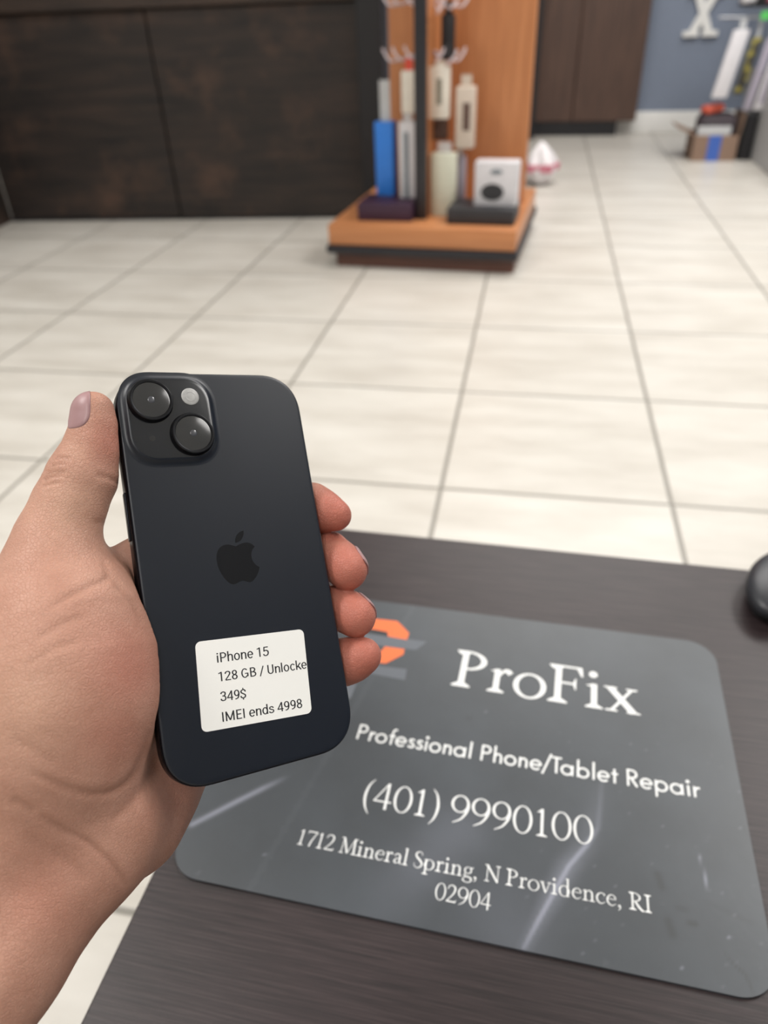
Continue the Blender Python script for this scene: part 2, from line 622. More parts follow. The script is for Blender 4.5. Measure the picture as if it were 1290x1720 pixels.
def headphone_box():
    v = .10
    u0, z1 = st_local(798, 272, v)
    u1, z0 = st_local(866, 366, v)
    _, ztop = st_local(800, 368, .04)
    zb = ztop + .002
    w, h = u1 - u0, z1 - zb
    root = empty('headphone_box', st_world((u0 + u1) / 2, v, zb), ST_ANG)
    tag(root, 'white headphone box with a dark round window standing on the flat charcoal box', 'box')
    obj('carton', bx(-w / 2, w / 2, 0, .07, 0, h, bev=.004), M['lightgrey'], root, smooth=40)
    bm = bmesh.new()
    disc_prof(bm, 0, 0, [(.028, 0), (.028, .003)], 32)
    bmesh.ops.transform(bm, matrix=Matrix.Translation((-.012, .0005, h * .44)) @ Matrix.Rotation(PI / 2, 4, 'X') @ Matrix.Diagonal((w / .105, 1.0, 1, 1)), verts=bm.verts)
    obj('window', bm, M['charcoal'], root)
    bm = bmesh.new()
    disc_prof(bm, 0, 0, [(.018, 0), (.018, .002)], 32)
    bmesh.ops.transform(bm, matrix=Matrix.Translation((0, .0003, h * .82)) @ Matrix.Rotation(PI / 2, 4, 'X') @ Matrix.Diagonal((w / .13, .5, 1, 1)), verts=bm.verts)
    obj('printed_oval', bm, M['grey'], root)


headphone_box()


def bag():
    p = on_z(905, 318, 0.0)
    rng = np.random.RandomState(3)
    bm = bmesh.new()
    bmesh.ops.create_icosphere(bm, subdivisions=4, radius=1.0)
    hh, ww = .20, .085
    for v in bm.verts:
        n = v.co.copy()
        a = math.atan2(n.y, n.x)
        cr = 1 + .10 * math.sin(5 * a + 3 * n.z) + .07 * math.sin(11 * a - 4 * n.z) + .05 * math.sin(23 * n.z + 3 * a)
        t = (n.z + 1) / 2
        taper = 1.0 - .55 * max(0, t - .45) / .55
        v.co = Vector((n.x * ww * cr * taper, n.y * ww * cr * taper, t * hh * (1 + .05 * math.sin(7 * a))))
    root = empty('plastic_bag', (p[0] + .0, p[1] + .12, 0))
    tag(root, 'crumpled white plastic bag with a pink band on the floor right of the stand', 'bag')
    obj('bag_film', bm, M['bag'], root, smooth=180)
    bm = bmesh.new()
    n = 40
    lo, hi = [], []
    for k in range(n):
        a = 2 * PI * k / n
        cr = 1 + .10 * math.sin(5 * a) + .07 * math.sin(11 * a)
        lo.append((ww * 1.03 * cr * math.cos(a) * .97, ww * 1.03 * cr * math.sin(a) * .97, .07))
        hi.append((ww * 1.04 * cr * math.cos(a), ww * 1.04 * cr * math.sin(a), .105))
    loft(bm, [lo, hi])
    obj('pink_band', bm, M['pink'], root, smooth=60)


M['bag'] = mat('white_bag_film', (226, 222, 224), 0.4)
M['pink'] = mat('pink_print', (204, 122, 140), 0.5)
bag()

# ---------------------------------------------------------------- right side: low unit, rack, packages, carton
def right_side():
    yb = 7.94 * T
    # grey side of a shelving unit at the picture's right edge
    p = on_z(1262, 262, 0)
    q = on_z(1290, 303, 0)
    xg = float((p[0] + q[0]) / 2)
    root = empty('shelving_unit', (0, 0, 0))
    tag(root, 'light grey shelving unit with a metal rail along the right wall', 'shelving unit')
    obj('base_cabinet', bx(xg, XR - .01, 5.6 * T, yb + .5, .0, .42, bev=.006), M['unit'], root)
    obj('side_panel', bx(xg + .06, XR - .01, yb + .3, yb + .34, .42, 1.6, bev=.004), M['black'], root)
    zr = float(on_y(1240, 40, yb)[2])
    xa = float(on_y(1208, 32, yb)[0])
    obj('rail', tube(bmesh.new(), [(xa, yb, zr + .03), (xg + .1, yb, zr + .02), (XR - .02, yb, zr + .02)], .006), M['steel'], root)
    obj('rail_bracket', bx(xg + .07, xg + .10, yb, yb + .31, zr, zr + .05), M['black'], root)
    obj('grid_shelf', bx(float(on_y(1255, 28, yb)[0]), XR - .02, yb - .02, yb + .29, zr + .07, zr + .085), M['black'], root)
    zs = zr + .0855

    def hang(px0, px1, py0, py1, dy, m, label, grp, lean=.10, win=None, tab=None):
        a = on_y(px0, py0, yb + dy)
        b = on_y(px1, py0, yb + dy)
        w_ = float(b[0] - a[0])
        h_ = float(a[2] - on_y(px0, py1, yb + dy)[2])
        bm = bx(-w_ / 2, w_ / 2, -.012, .012, -h_, 0, bev=.004)
        for vv in bm.verts:
            vv.co.x += lean * vv.co.z
        r = empty('accessory_package', ((a[0] + b[0]) / 2 + 0.0, yb + dy, float(a[2])))
        tag(r, label, 'package', grp)
        obj('sleeve', bm, m, r, smooth=40)
        if win:
            bm = bx(-w_ * .3, w_ * .3, -.014, -.011, -h_ * .9, -h_ * .15, bev=.001)
            for vv in bm.verts:
                vv.co.x += lean * vv.co.z
            obj('window', bm, win, r)
        bm = bx(-w_ * .2, w_ * .2, -.001, .001, -.002, max(.02, zr + .03 - float(a[2])))
        obj('hang_tab', bm, tab or M['clear'], r)
        return r
    G = 'packages hanging on the rail by the right wall'
    hang(1233, 1260, 50, 164, 0.0, M['lightgrey'], 'white sleeve package, leftmost on the rail by the right wall', G, lean=.16)
    hang(1265, 1281, 63, 158, .03, M['yellowblack'], 'black and yellow package beside the white sleeve on the rail', G, lean=.16)
    hang(1289, 1302, 64, 184, .03, M['lav'], 'lavender grey package on the rail right of the black and yellow one', G, lean=.14)
    hang(1308, 1326, 62, 184, .03, M['lightgrey'], 'pale package at the right end of the rail, by the picture edge', G, lean=.14, win=M['lav'])
    # green tag
    a = on_y(1283, 50, yb - .02)
    o = obj('price_tag', bx(a[0] - .03, a[0] + .04, a[1] - .003, a[1], zr + .015, zr + .052, bev=.001), M['green'])
    tag(o, 'small green tag clipped on the rail above the pale packages', 'tag')
    # small goods on the shelf grid
    for k, (px, m, w_, h_, lab) in enumerate(((1254, 'lightgrey', .07, .05, 'small silver pouch on the black grid shelf above the rail'),
                                               (1274, 'charcoal', .06, .07, 'small dark case on the black grid shelf beside the silver pouch'),
                                               (1289, 'pink', .05, .06, 'small pink case on the black grid shelf at the picture edge'))):
        a = on_y(px, 20, yb + .05)
        o = obj(('pouch', 'case', 'case')[k], bx(a[0] - w_ / 2, a[0] + w_ / 2, yb + .02, yb + .12, zs, zs + h_, bev=.015, seg=3), M[m], smooth=50)
        tag(o, lab, ('pouch', 'case', 'case')[k])

    # carton with blue tape
    a = on_z(1160, 271, 0)
    b = on_z(1236, 274, 0)
    w_ = float(b[0] - a[0])
    root = empty('cardboard_carton', (float(a[0]), float(a[1]), 0))
    tag(root, 'open cardboard carton with blue tape on the floor by the right wall', 'carton')
    h_ = float(on_y(1170, 228, float(a[1]))[2])
    d_ = .26
    bm = bmesh.new()
    for bb_ in ((0, w_, 0, .005, .0, h_), (0, w_, d_ - .005, d_, .0, h_), (0, .005, .0051, d_ - .0051, .0, h_), (w_ - .005, w_, .0051, d_ - .0051, .0, h_), (.0051, w_ - .0051, .0051, d_ - .0051, .0, .005)):
        box(bm, *bb_)
    obj('carton_walls', bm, M['cardboard'], root)
    for s_ in (-1, 1):
        bm = bx(0, .11, 0, d_, -.002, .002)
        x_ = 0 if s_ < 0 else w_
        bmesh.ops.transform(bm, matrix=Matrix.Translation((x_, 0, h_)) @ Matrix.Rotation(math.radians(-158 if s_ < 0 else -84), 4, 'Y'), verts=bm.verts)
        obj('flap', bm, M['cardboard'], root)
    obj('blue_tape', bx(w_ * .33, w_ * .62, -.0012, .0, 0.001, h_), M['tape'], root)
    # contents: heap of small goods
    ax, ay = float(a[0]), float(a[1])
    cont = [('folded_pouch', .02, .40, .02, .22, .34, 'charcoal', 'dark folded pouch on top inside the cardboard carton'),
            ('film_bag', .04, .32, .01, .05, .25, 'clear', 'clear plastic bag at the front inside the cardboard carton')]
    o = obj('folded_pouch', bx(ax + .02, ax + w_ - .01, ay + .03, ay + .22, h_ * .4, h_ + .10, bev=.04, seg=3), M['dark_pouch'], smooth=60)
    tag(o, 'dark folded pouch heaped on top of the open cardboard carton', 'pouch')
    o = obj('film_bag', bx(ax + .01, ax + .19, ay + .012, ay + .028, h_ * .5, h_ + .045, bev=.006), M['clear'], smooth=60)
    tag(o, 'clear plastic film bag at the front of the open cardboard carton', 'bag')
    o = obj('orange_packet', bx(-.055, .055, -.045, .045, 0, .04, bev=.018, seg=3), M['orange_red'], smooth=60)
    o.location = (ax + .085, ay + .1, h_ + .105)
    o.rotation_euler = (0, -.15, .3)
    tag(o, 'orange red packet lying on the dark pouch in the carton', 'packet')
    # rack leg
    p0 = on_z(1250, 270, 0)
    o = obj('rack_leg', bx(p0[0] - .035, p0[0] + .03, p0[1] + .01, p0[1] + .09, 0, float(on_y(1250, 192, p0[1])[2]), bev=.004), M['black'])
    tag(o, 'dark upright post standing on the floor right of the cardboard carton', 'post')


M['unit'] = mat('light_grey_laminate', (168, 168, 168), 0.5)
M['steel'] = mat('brushed_steel', (170, 172, 176), 0.35, metal=0.8)
M['cardboard'] = mat('brown_cardboard', (136, 112, 96), 0.8)
M['tape'] = mat('blue_tape', (62, 98, 178), 0.4)
M['green'] = mat('green_card', (84, 190, 92), 0.5)
M['dark_pouch'] = mat('dark_pouch_fabric', (62, 54, 60), 0.7)
M['orange_red'] = mat('orange_red_film', (206, 92, 70), 0.4)


def yb_mat():
    m = bpy.data.materials.new('black_yellow_print')
    m.use_nodes = True
    k = NT(m)
    n = k.noise(k.obj((1, 1, 1)), 22.0, 3.0)
    k.l(k.ramp(n, [(0.47, lin((50, 48, 46))), (0.6, lin((150, 140, 60)))]), k.b.inputs['Base Color'])
    return m


M['yellowblack'] = yb_mat()
right_side()

# ---------------------------------------------------------------- table
D_TAB = 0.42
Z_TAB = CAM[2] - D_TAB
TAB_ANG = math.radians(-1.7)


def table():
    fl = on_z(640, 893, Z_TAB)
    fr = on_z(1240, 957, Z_TAB)
    l1 = on_z(140, 1708, Z_TAB)
    u = np.array([math.cos(TAB_ANG), math.sin(TAB_ANG)])
    v = np.array([-math.sin(TAB_ANG), math.cos(TAB_ANG)])
    far = ((fl[:2] @ v) + (fr[:2] @ v)) / 2
    left = (l1[:2] @ u)
    o = u * left + v * far
    root = empty('low_table', (o[0], o[1], 0), TAB_ANG)
    tag(root, 'low dark wood laminate table under the printed shop mat', 'table')
    W_, D_ = 1.0, 0.62
    obj('tabletop', bx(0, W_, -D_, 0, Z_TAB - .028, Z_TAB, bev=.0012, seg=2), M['table'], root)
    for x in (.0, W_ - .05):
        for y in (-D_ + .0, -.05):
            obj('leg', bx(x + .002, x + .048, y + .002, y + .048, 0, Z_TAB - .0285, bev=.002), M['table'], root)
    obj('apron', bx(.05, W_ - .05, -.032, -.012, Z_TAB - .09, Z_TAB - .0285), M['table'], root)
    obj('apron', bx(.05, W_ - .05, -D_ + .012, -D_ + .032, Z_TAB - .09, Z_TAB - .0285), M['table'], root)


table()


# ---------------------------------------------------------------- stroke lettering
def stroke_poly(pts):
    """variable-width stroke: list of (x, y, width) -> verts, quads"""
    P = np.array(pts, float)
    xy = P[:, :2]
    d = np.gradient(xy, axis=0)
    d /= np.maximum(np.linalg.norm(d, axis=1, keepdims=True), 1e-9)
    n = np.stack([-d[:, 1], d[:, 0]], 1)
    a = xy + n * P[:, 2:3] / 2
    b = xy - n * P[:, 2:3] / 2
    v = np.concatenate([a, b])
    k = len(P)
    return v, [(i, i + 1, k + i + 1, k + i) for i in range(k - 1)]


def L(x0, y0, x1, y1, w0, w1=None):
    return ('q', [(x0, y0, w0), (x1, y1, w0 if w1 is None else w1)])


def C(*p):
    return ('q', [tuple(q) for q in catmull(p, 7)])


def E(cx, cy, rx, ry, wx, wy, a0=0, a1=360):
    pts = []
    n = 36
    for i in range(n + 1):
        a = math.radians(a0 + (a1 - a0) * i / n)
        pts.append((math.cos(a), math.sin(a)))
    o = [(cx + rx * c, cy + ry * s) for c, s in pts]
    q = [(cx + (rx - wx) * c, cy + (ry - wy) * s) for c, s in pts]
    return ('r', o, q)


def SF(x, y, half, up, h=.045, br=.07):
    """bracketed slab serif centred on x at height y; up = +1 stands on the baseline, -1 hangs from the top"""
    s = up
    return ('p', [(x - half, y), (x + half, y), (x + half, y + s * h * .8), (x + .07, y + s * (h + br)), (x - .07, y + s * (h + br)), (x - half, y + s * h * .8)])


def DOT(x, y, r):
    return E(x, y, r, r, r - 1e-4, r - 1e-4)


ST = .125


def serif_font():
    st = ST
    x = .62
    g = {}
    bowlP = [E(.26, .735, .40, .265, .12, .05, -90, 90), L(.16, .975, .27, .975, .05), L(.2, .497, .27, .497, .05)]
    g['P'] = ([L(.2, 0, .2, 1, st), SF(.2, 0, .19, 1), SF(.16, 1, .15, -1)] + bowlP, .74)
    g['R'] = (g['P'][0] + [('q', [(.32, .52, .10), (.55, .18, .13), (.72, .02, .12), (.82, .02, .04)])], .82)
    g['r'] = ([L(.17, 0, .17, x, .115), SF(.17, 0, .17, 1, .04, .05), ('p', [(.02, x - .06), (.17, x), (.17, x - .1)]), C((.2, .42, .04), (.28, .56, .06), (.36, .6, .10), (.44, .53, .13))], .50)
    g['o'] = ([E(.34, .3, .33, .335, .105, .05)], .70)
    g['F'] = ([L(.2, 0, .2, 1, st), SF(.2, 0, .19, 1), SF(.16, 1, .15, -1), L(.16, .975, .64, .975, .05), ('p', [(.55, 1), (.67, 1), (.69, .75), (.655, .75)]), L(.2, .53, .52, .53, .05), ('p', [(.49, .53), (.535, .68), (.555, .68), (.555, .38), (.535, .38)])], .74)
    g['i'] = ([L(.17, 0, .17, x, .115), SF(.17, 0, .17, 1, .04, .05), ('p', [(.0, x - .05), (.17, x), (.17, x - .1)]), DOT(.15, .87, .085)], .38)
    g['x'] = ([L(.1, .60, .54, .02, .13), L(.52, .60, .12, .02, .055), SF(.11, x, .13, -1, .035, .01), SF(.52, x, .11, -1, .035, .01), SF(.12, 0, .12, 1, .035, .01), SF(.54, 0, .13, 1, .035, .01)], .66)
    g['('] = ([C((.32, 1.08, .02), (.17, .86, .07), (.10, .55, .1), (.10, .3, .1), (.17, 0, .07), (.32, -.24, .02))], .38)
    g[')'] = ([C((.06, 1.08, .02), (.21, .86, .07), (.28, .55, .1), (.28, .3, .1), (.21, 0, .07), (.06, -.24, .02))], .38)
    g['4'] = ([L(.44, 1.0, .05, .31, .05), L(.02, .29, .62, .29, .065), L(.45, 0, .45, 1, .105)], .66)
    g['0'] = ([E(.34, .49, .32, .51, .10, .045)], .68)
    g['1'] = ([L(.28, 0, .28, .98, .105), ('p', [(.1, .84), (.3, 1.0), (.28, .86)]), SF(.28, 0, .17, 1, .035, .04)], .56)
    g['9'] = ([E(.33, .68, .31, .33, .10, .05), C((.59, .72, .1), (.59, .55, .11), (.53, .34, .09), (.38, .12, .065), (.14, -.03, .03))], .68)
    g['7'] = ([L(.06, .95, .62, .95, .09), ('p', [(.05, .99), (.09, .99), (.07, .8), (.04, .8)]), C((.6, .96, .06), (.45, .6, .08), (.34, .3, .10), (.28, 0, .11))], .62)
    g['2'] = ([C((.07, .74, .05), (.13, .92, .06), (.31, .985, .07), (.47, .88, .11), (.48, .68, .11), (.36, .42, .08), (.08, .07, .05)), L(.05, .045, .56, .045, .09), ('p', [(.52, 0), (.58, 0), (.62, .17), (.58, .17)])], .64)
    g['M'] = ([L(.16, 0, .2, 1, .055), L(.2, .99, .53, .04, .125), L(.53, .04, .86, 1, .05), L(.93, 0, .87, 1, .125), SF(.16, 0, .13, 1, .04, .02), SF(.93, 0, .16, 1, .04, .03), SF(.14, 1, .1, -1, .04, .02), SF(.93, 1, .12, -1, .04, .02)], 1.1)
    arch = [C((.2, .44, .04), (.3, .58, .055), (.42, .6, .08), (.52, .5, .11), (.54, .38, .115), (.54, 0, .115))]
    g['n'] = ([L(.17, 0, .17, x, .115), ('p', [(.02, x - .06), (.17, x), (.17, x - .1)]), SF(.17, 0, .15, 1, .04, .03), SF(.54, 0, .15, 1, .04, .03)] + arch, .72)
    g['e'] = ([L(.1, .37, .53, .37, .045), C((.52, .36, .06), (.5, .5, .075), (.35, .61, .05), (.16, .52, .09), (.08, .31, .11), (.15, .1, .1), (.33, .01, .06), (.54, .13, .03))], .60)
    g['a'] = ([C((.09, .46, .07), (.17, .58, .07), (.32, .6, .075), (.41, .46, .11), (.41, .14, .11), (.46, .03, .07), (.56, .05, .03)), C((.41, .38, .04), (.22, .3, .06), (.1, .16, .1), (.19, .03, .07), (.41, .13, .03))], .58)
    g['l'] = ([L(.17, 0, .17, 1.05, .115), SF(.17, 0, .16, 1, .04, .04), ('p', [(.02, 1.0), (.17, 1.06), (.17, .96)])], .35)
    g['S'] = ([C((.47, .76, .03), (.43, .92, .04), (.28, .99, .055), (.11, .87, .1), (.14, .67, .12), (.36, .47, .135), (.5, .28, .12), (.43, .07, .08), (.26, 0, .05), (.09, .08, .04), (.05, .27, .03)), ], .58)
    g['p'] = ([L(.17, -.31, .17, x, .115), ('p', [(.02, x - .06), (.17, x), (.17, x - .1)]), SF(.17, -.31, .17, 1, .04, .04), E(.36, .3, .31, .33, .11, .05)], .73)
    g['g'] = ([E(.3, .42, .23, .22, .09, .045), C((.2, .24, .04), (.1, .14, .06), (.18, .06, .085), (.4, .03, .09), (.54, -.08, .1), (.45, -.25, .06), (.25, -.29, .05), (.07, -.2, .08), (.08, -.07, .06), (.2, .03, .04)), L(.45, .57, .6, .61, .07)], .62)
    g[','] = ([DOT(.12, .06, .075), C((.16, .06, .08), (.16, -.07, .06), (.06, -.2, .02))], .34)
    g['N'] = ([L(.15, 0, .15, 1, .055), L(.12, .98, .76, .03, .135), L(.76, 0, .76, 1, .055), SF(.15, 0, .14, 1, .04, .02), SF(.1, 1, .11, -1, .04, .02), SF(.76, 1, .14, -1, .04, .02)], .92)
    g['v'] = ([L(.1, .6, .31, .0, .115), L(.52, .6, .32, .0, .05), SF(.1, x, .13, -1, .035, .01), SF(.51, x, .11, -1, .035, .01)], .62)
    g['d'] = ([E(.34, .3, .31, .33, .11, .05), L(.53, 0, .53, 1.05, .115), ('p', [(.38, 1.0), (.53, 1.06), (.53, .96)]), ('p', [(.53, 0), (.68, .04), (.53, .08)])], .73)
    g['c'] = ([C((.5, .48, .1), (.45, .58, .07), (.33, .61, .05), (.16, .52, .09), (.08, .31, .11), (.15, .1, .1), (.33, .01, .06), (.53, .13, .03))], .57)
    g['I'] = ([L(.2, 0, .2, 1, st), SF(.2, 0, .18, 1), SF(.2, 1, .18, -1)], .42)
    g[' '] = ([], .30)
    return g


def sans_font():
    s = .108
    x = .62
    g = {}
    ring = E(.33, .3, .32, .325, s, s)
    bowl = [L(.1, 1 - s / 2, .34, 1 - s / 2, s), E(.34, .72, .27, .28, s, s, -90, 90), L(.1, .44 + s / 2, .34, .44 + s / 2, s)]
    g['P'] = ([L(.14, 0, .14, 1, s)] + bowl, .68)
    g['R'] = (g['P'][0] + [L(.3, .46, .58, 0, s * 1.1)], .70)
    g['r'] = ([L(.13, 0, .13, x, s), C((.15, .34, .1), (.2, .48, s), (.29, .555, s), (.4, .54, s))], .42)
    g['o'] = ([ring], .70)
    g['f'] = ([L(.2, 0, .2, .82, s), C((.2, .8, s), (.23, .93, s), (.31, 1.0, s), (.41, .98, s)), L(.04, .56, .38, .56, .11)], .40)
    g['e'] = ([L(.08, .3, .58, .3, .11), E(.33, .3, .31, .325, s, s, 0, 318)], .68)
    g['s'] = ([C((.36, .50, s), (.28, .56, s), (.17, .55, s), (.12, .46, s), (.2, .36, s), (.32, .27, s), (.37, .16, s), (.29, .065, s), (.17, .06, s), (.07, .14, s))], .45)
    g['i'] = ([L(.13, 0, .13, x, s), DOT(.13, .84, .095)], .29)
    g['n'] = ([L(.13, 0, .13, x, s), C((.13, .34, s), (.18, .49, s), (.31, .56, s), (.43, .5, s), (.47, .36, s), (.47, 0, s))], .62)
    g['a'] = ([ring, L(.6, 0, .6, x, s)], .77)
    g['l'] = ([L(.13, 0, .13, 1.06, s)], .29)
    g['h'] = ([L(.13, 0, .13, 1.06, s), C((.13, .34, s), (.18, .49, s), (.31, .56, s), (.43, .5, s), (.47, .36, s), (.47, 0, s))], .62)
    g['/'] = ([L(.0, -.16, .42, 1.12, .10)], .44)
    g['T'] = ([L(.26, 0, .26, 1, s), L(.0, 1 - s / 2, .52, 1 - s / 2, s)], .47)
    g['b'] = ([E(.37, .3, .32, .325, s, s), L(.12, 0, .12, 1.06, s)], .77)
    g['t'] = ([L(.2, 0, .2, .85, s), L(.04, .56, .37, .56, .11)], .40)
    g['p'] = ([E(.37, .3, .32, .325, s, s), L(.12, -.35, .12, x, s)], .77)
    g[' '] = ([], .32)
    return g


def label_font():
    s, t = .118, .104
    g = {}
    o = E(.3, .37, .26, .385, s, t)
    arch = C((.12, .45, .1), (.18, .62, t), (.31, .685, t), (.43, .62, s), (.46, .46, s), (.46, 0, s))
    g['i'] = ([L(.11, 0, .11, .74, s), DOT(.11, .93, .072)], .25)
    g['P'] = ([L(.14, 0, .14, 1, s), E(.34, .70, .27, .30, s, t, -90, 90), L(.1, .948, .35, .948, t), L(.1, .452, .35, .452, t)], .65)
    g['h'] = ([L(.11, 0, .11, 1.05, s), arch], .57)
    g['n'] = ([L(.11, 0, .11, .74, s), arch], .57)
    g['o'] = ([o], .6)
    g['e'] = ([L(.07, .37, .53, .37, .092), E(.3, .37, .26, .385, s, t, 0, 318)], .58)
    g['1'] = ([L(.32, 0, .32, 1, s), L(.34, .95, .08, .84, .1)], .58)
    g['5'] = ([L(.12, .948, .52, .948, t), L(.165, .99, .125, .5, t), C((.11, .52, t), (.27, .61, t), (.45, .53, s), (.5, .33, s), (.43, .13, s), (.27, .05, t), (.13, .1, t), (.07, .24, s))], .58)
    g['2'] = ([C((.08, .72, s), (.13, .88, s), (.29, .948, t), (.45, .86, s), (.46, .68, s), (.31, .42, t), (.08, .09, t)), L(.06, .052, .54, .052, t)], .58)
    g['8'] = ([E(.3, .74, .225, .265, s, t), E(.3, .265, .25, .275, s, t)], .58)
    g['G'] = ([E(.37, .5, .31, .515, s, t, 42, 322), L(.38, .455, .68, .455, .095), L(.625, .455, .625, .12, s)], .76)
    g['B'] = ([L(.14, 0, .14, 1, s), E(.34, .745, .23, .255, s, t, -90, 90), E(.36, .27, .26, .27, s, t, -90, 90), L(.1, .948, .35, .948, t), L(.1, .515, .36, .515, t), L(.1, .052, .37, .052, t)], .68)
    g['/'] = ([L(.03, -.1, .36, 1, .1)], .40)
    g['U'] = ([L(.14, .31, .14, 1, s), L(.57, .31, .57, 1, s), E(.355, .32, .275, .335, s, t, 180, 360)], .71)
    g['l'] = ([L(.12, 0, .12, 1.05, s)], .25)
    g['c'] = ([E(.3, .37, .26, .385, s, t, 38, 322)], .55)
    g['k'] = ([L(.11, 0, .11, 1.05, s), L(.14, .27, .49, .74, .11), L(.25, .41, .51, 0, .125)], .53)
    g['3'] = ([C((.08, .76, s), (.14, .89, s), (.29, .948, t), (.44, .86, s), (.44, .66, s), (.36, .55, t), (.2, .53, t)), C((.2, .535, t), (.38, .5, t), (.48, .36, s), (.45, .14, s), (.3, .05, t), (.14, .1, s), (.07, .25, s))], .58)
    g['4'] = ([L(.43, 0, .43, 1, s), L(.42, .97, .06, .28, .1), L(.03, .275, .56, .275, t)], .58)
    g['9'] = ([E(.3, .675, .245, .335, s, t), C((.49, .68, s), (.48, .42, s), (.41, .18, s), (.3, .08, t), (.15, .05, t))], .58)
    g['$'] = ([C((.49, .70, s), (.44, .86, s), (.29, .93, t), (.13, .82, s), (.13, .64, s), (.29, .51, s), (.46, .38, s), (.47, .18, s), (.3, .06, t), (.13, .13, s), (.08, .29, s)), L(.29, .9, .29, 1.12, .095), L(.29, -.13, .29, .08, .095)], .57)
    g['I'] = ([L(.15, 0, .15, 1, s)], .3)
    g['M'] = ([L(.14, 0, .14, 1, s), L(.14, .98, .45, .06, .11), L(.45, .06, .76, .98, .11), L(.76, 0, .76, 1, s)], .9)
    g['E'] = ([L(.14, 0, .14, 1, s), L(.1, .948, .54, .948, t), L(.1, .52, .49, .52, t), L(.1, .052, .54, .052, t)], .58)
    g['d'] = ([E(.29, .37, .25, .385, s, t), L(.48, 0, .48, 1.05, s)], .59)
    g['s'] = ([C((.43, .53, s), (.38, .65, t), (.26, .69, t), (.13, .62, t), (.13, .48, t), (.28, .39, t), (.42, .31, t), (.43, .15, t), (.28, .05, t), (.13, .09, t), (.07, .21, s))], .52)
    g[' '] = ([], .25)
    return g


def lighten(fn, k):
    """the same letters with thinner strokes"""
    global L, C, E
    l0, c0, e0 = L, C, E
    L = lambda x0, y0, x1, y1, w0, w1=None: l0(x0, y0, x1, y1, w0 * k, None if w1 is None else w1 * k)
    C = lambda *p: c0(*[(q[0], q[1], q[2] * k) for q in p])
    E = lambda cx, cy, rx, ry, wx, wy, a0=0, a1=360: e0(cx, cy, rx - wx * (1 - k) / 2, ry - wy * (1 - k) / 2, wx * k, wy * k, a0, a1)
    r = fn()
    L, C, E = l0, c0, e0
    return r


FONT = {'serif': serif_font(), 'serif_light': lighten(serif_font, .8), 'sans': sans_font(), 'label': label_font()}


def text_verts(txt, font):
    V, Fc, Zl = [], [], []
    x = 0.0
    for ch in txt:
        strokes, adv = FONT[font][ch]
        for si, s in enumerate(strokes):
            b = len(V)
            if s[0] == 'q':
                v, f = stroke_poly(s[1])
                V += [(x + p[0], p[1]) for p in v]
                Fc += [tuple(b + i for i in q) for q in f]
            elif s[0] == 'p':
                V += [(x + p[0], p[1]) for p in s[1]]
                Fc.append(tuple(range(b, len(V))))
            else:
                n = len(s[1])
                V += [(x + p[0], p[1]) for p in s[1]] + [(x + p[0], p[1]) for p in s[2]]
                Fc += [(b + i, b + i + 1, b + n + i + 1, b + n + i) for i in range(n - 1)]
            Zl += [si * 1.2e-5] * (len(V) - b)
        x += adv
    return np.array(V), Fc, np.array(Zl)


# ---------------------------------------------------------------- printed mat
MAT_T = 0.0018
Z_MAT = Z_TAB + MAT_T


def m_mat():
    m = bpy.data.materials.new('dark_grey_printed_mat')
    m.use_nodes = True
    k = NT(m)
    at = k.n('ShaderNodeAttribute', attribute_name='glare_wear')
    n1 = k.noise(k.obj((1, 1, 1)), 14.0, 5.0, 0.6)
    n2 = k.noise(k.obj((1, 1, 1)), 260.0, 2.0)
    c = k.ramp(n1, [(0.3, lin((52, 57, 63))), (0.7, lin((63, 69, 76)))])
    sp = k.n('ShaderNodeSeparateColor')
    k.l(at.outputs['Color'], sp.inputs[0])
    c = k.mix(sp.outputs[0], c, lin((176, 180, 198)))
    c = k.mix(sp.outputs[1], c, lin((34, 36, 39)))
    c = k.mix(sp.outputs[2], c, lin((92, 98, 106)))
    k.l(c, k.b.inputs['Base Color'])
    k.b.inputs['Roughness'].default_value = 0.40
    k.b.inputs['Specular IOR Level'].default_value = 0.7
    k.bump(n2, 0.08, 0.0004)
    return m


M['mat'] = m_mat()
M['print_white'] = mat('white_print', (236, 238, 238), 0.5, vary=0)
M['print_orange'] = mat('orange_print', (238, 118, 66), 0.5, vary=0.02)
M['print_grey'] = mat('grey_print', (100, 105, 113), 0.5, vary=0.02)
M['print_dark'] = mat('dark_print', (48, 51, 55), 0.5, vary=0.02)


def seg_dist(p, a, b):
    ab = b - a
    t = np.clip(((p - a) @ ab) / (ab @ ab), 0, 1)
    return np.linalg.norm(p - (a + t[:, None] * ab), axis=1), t


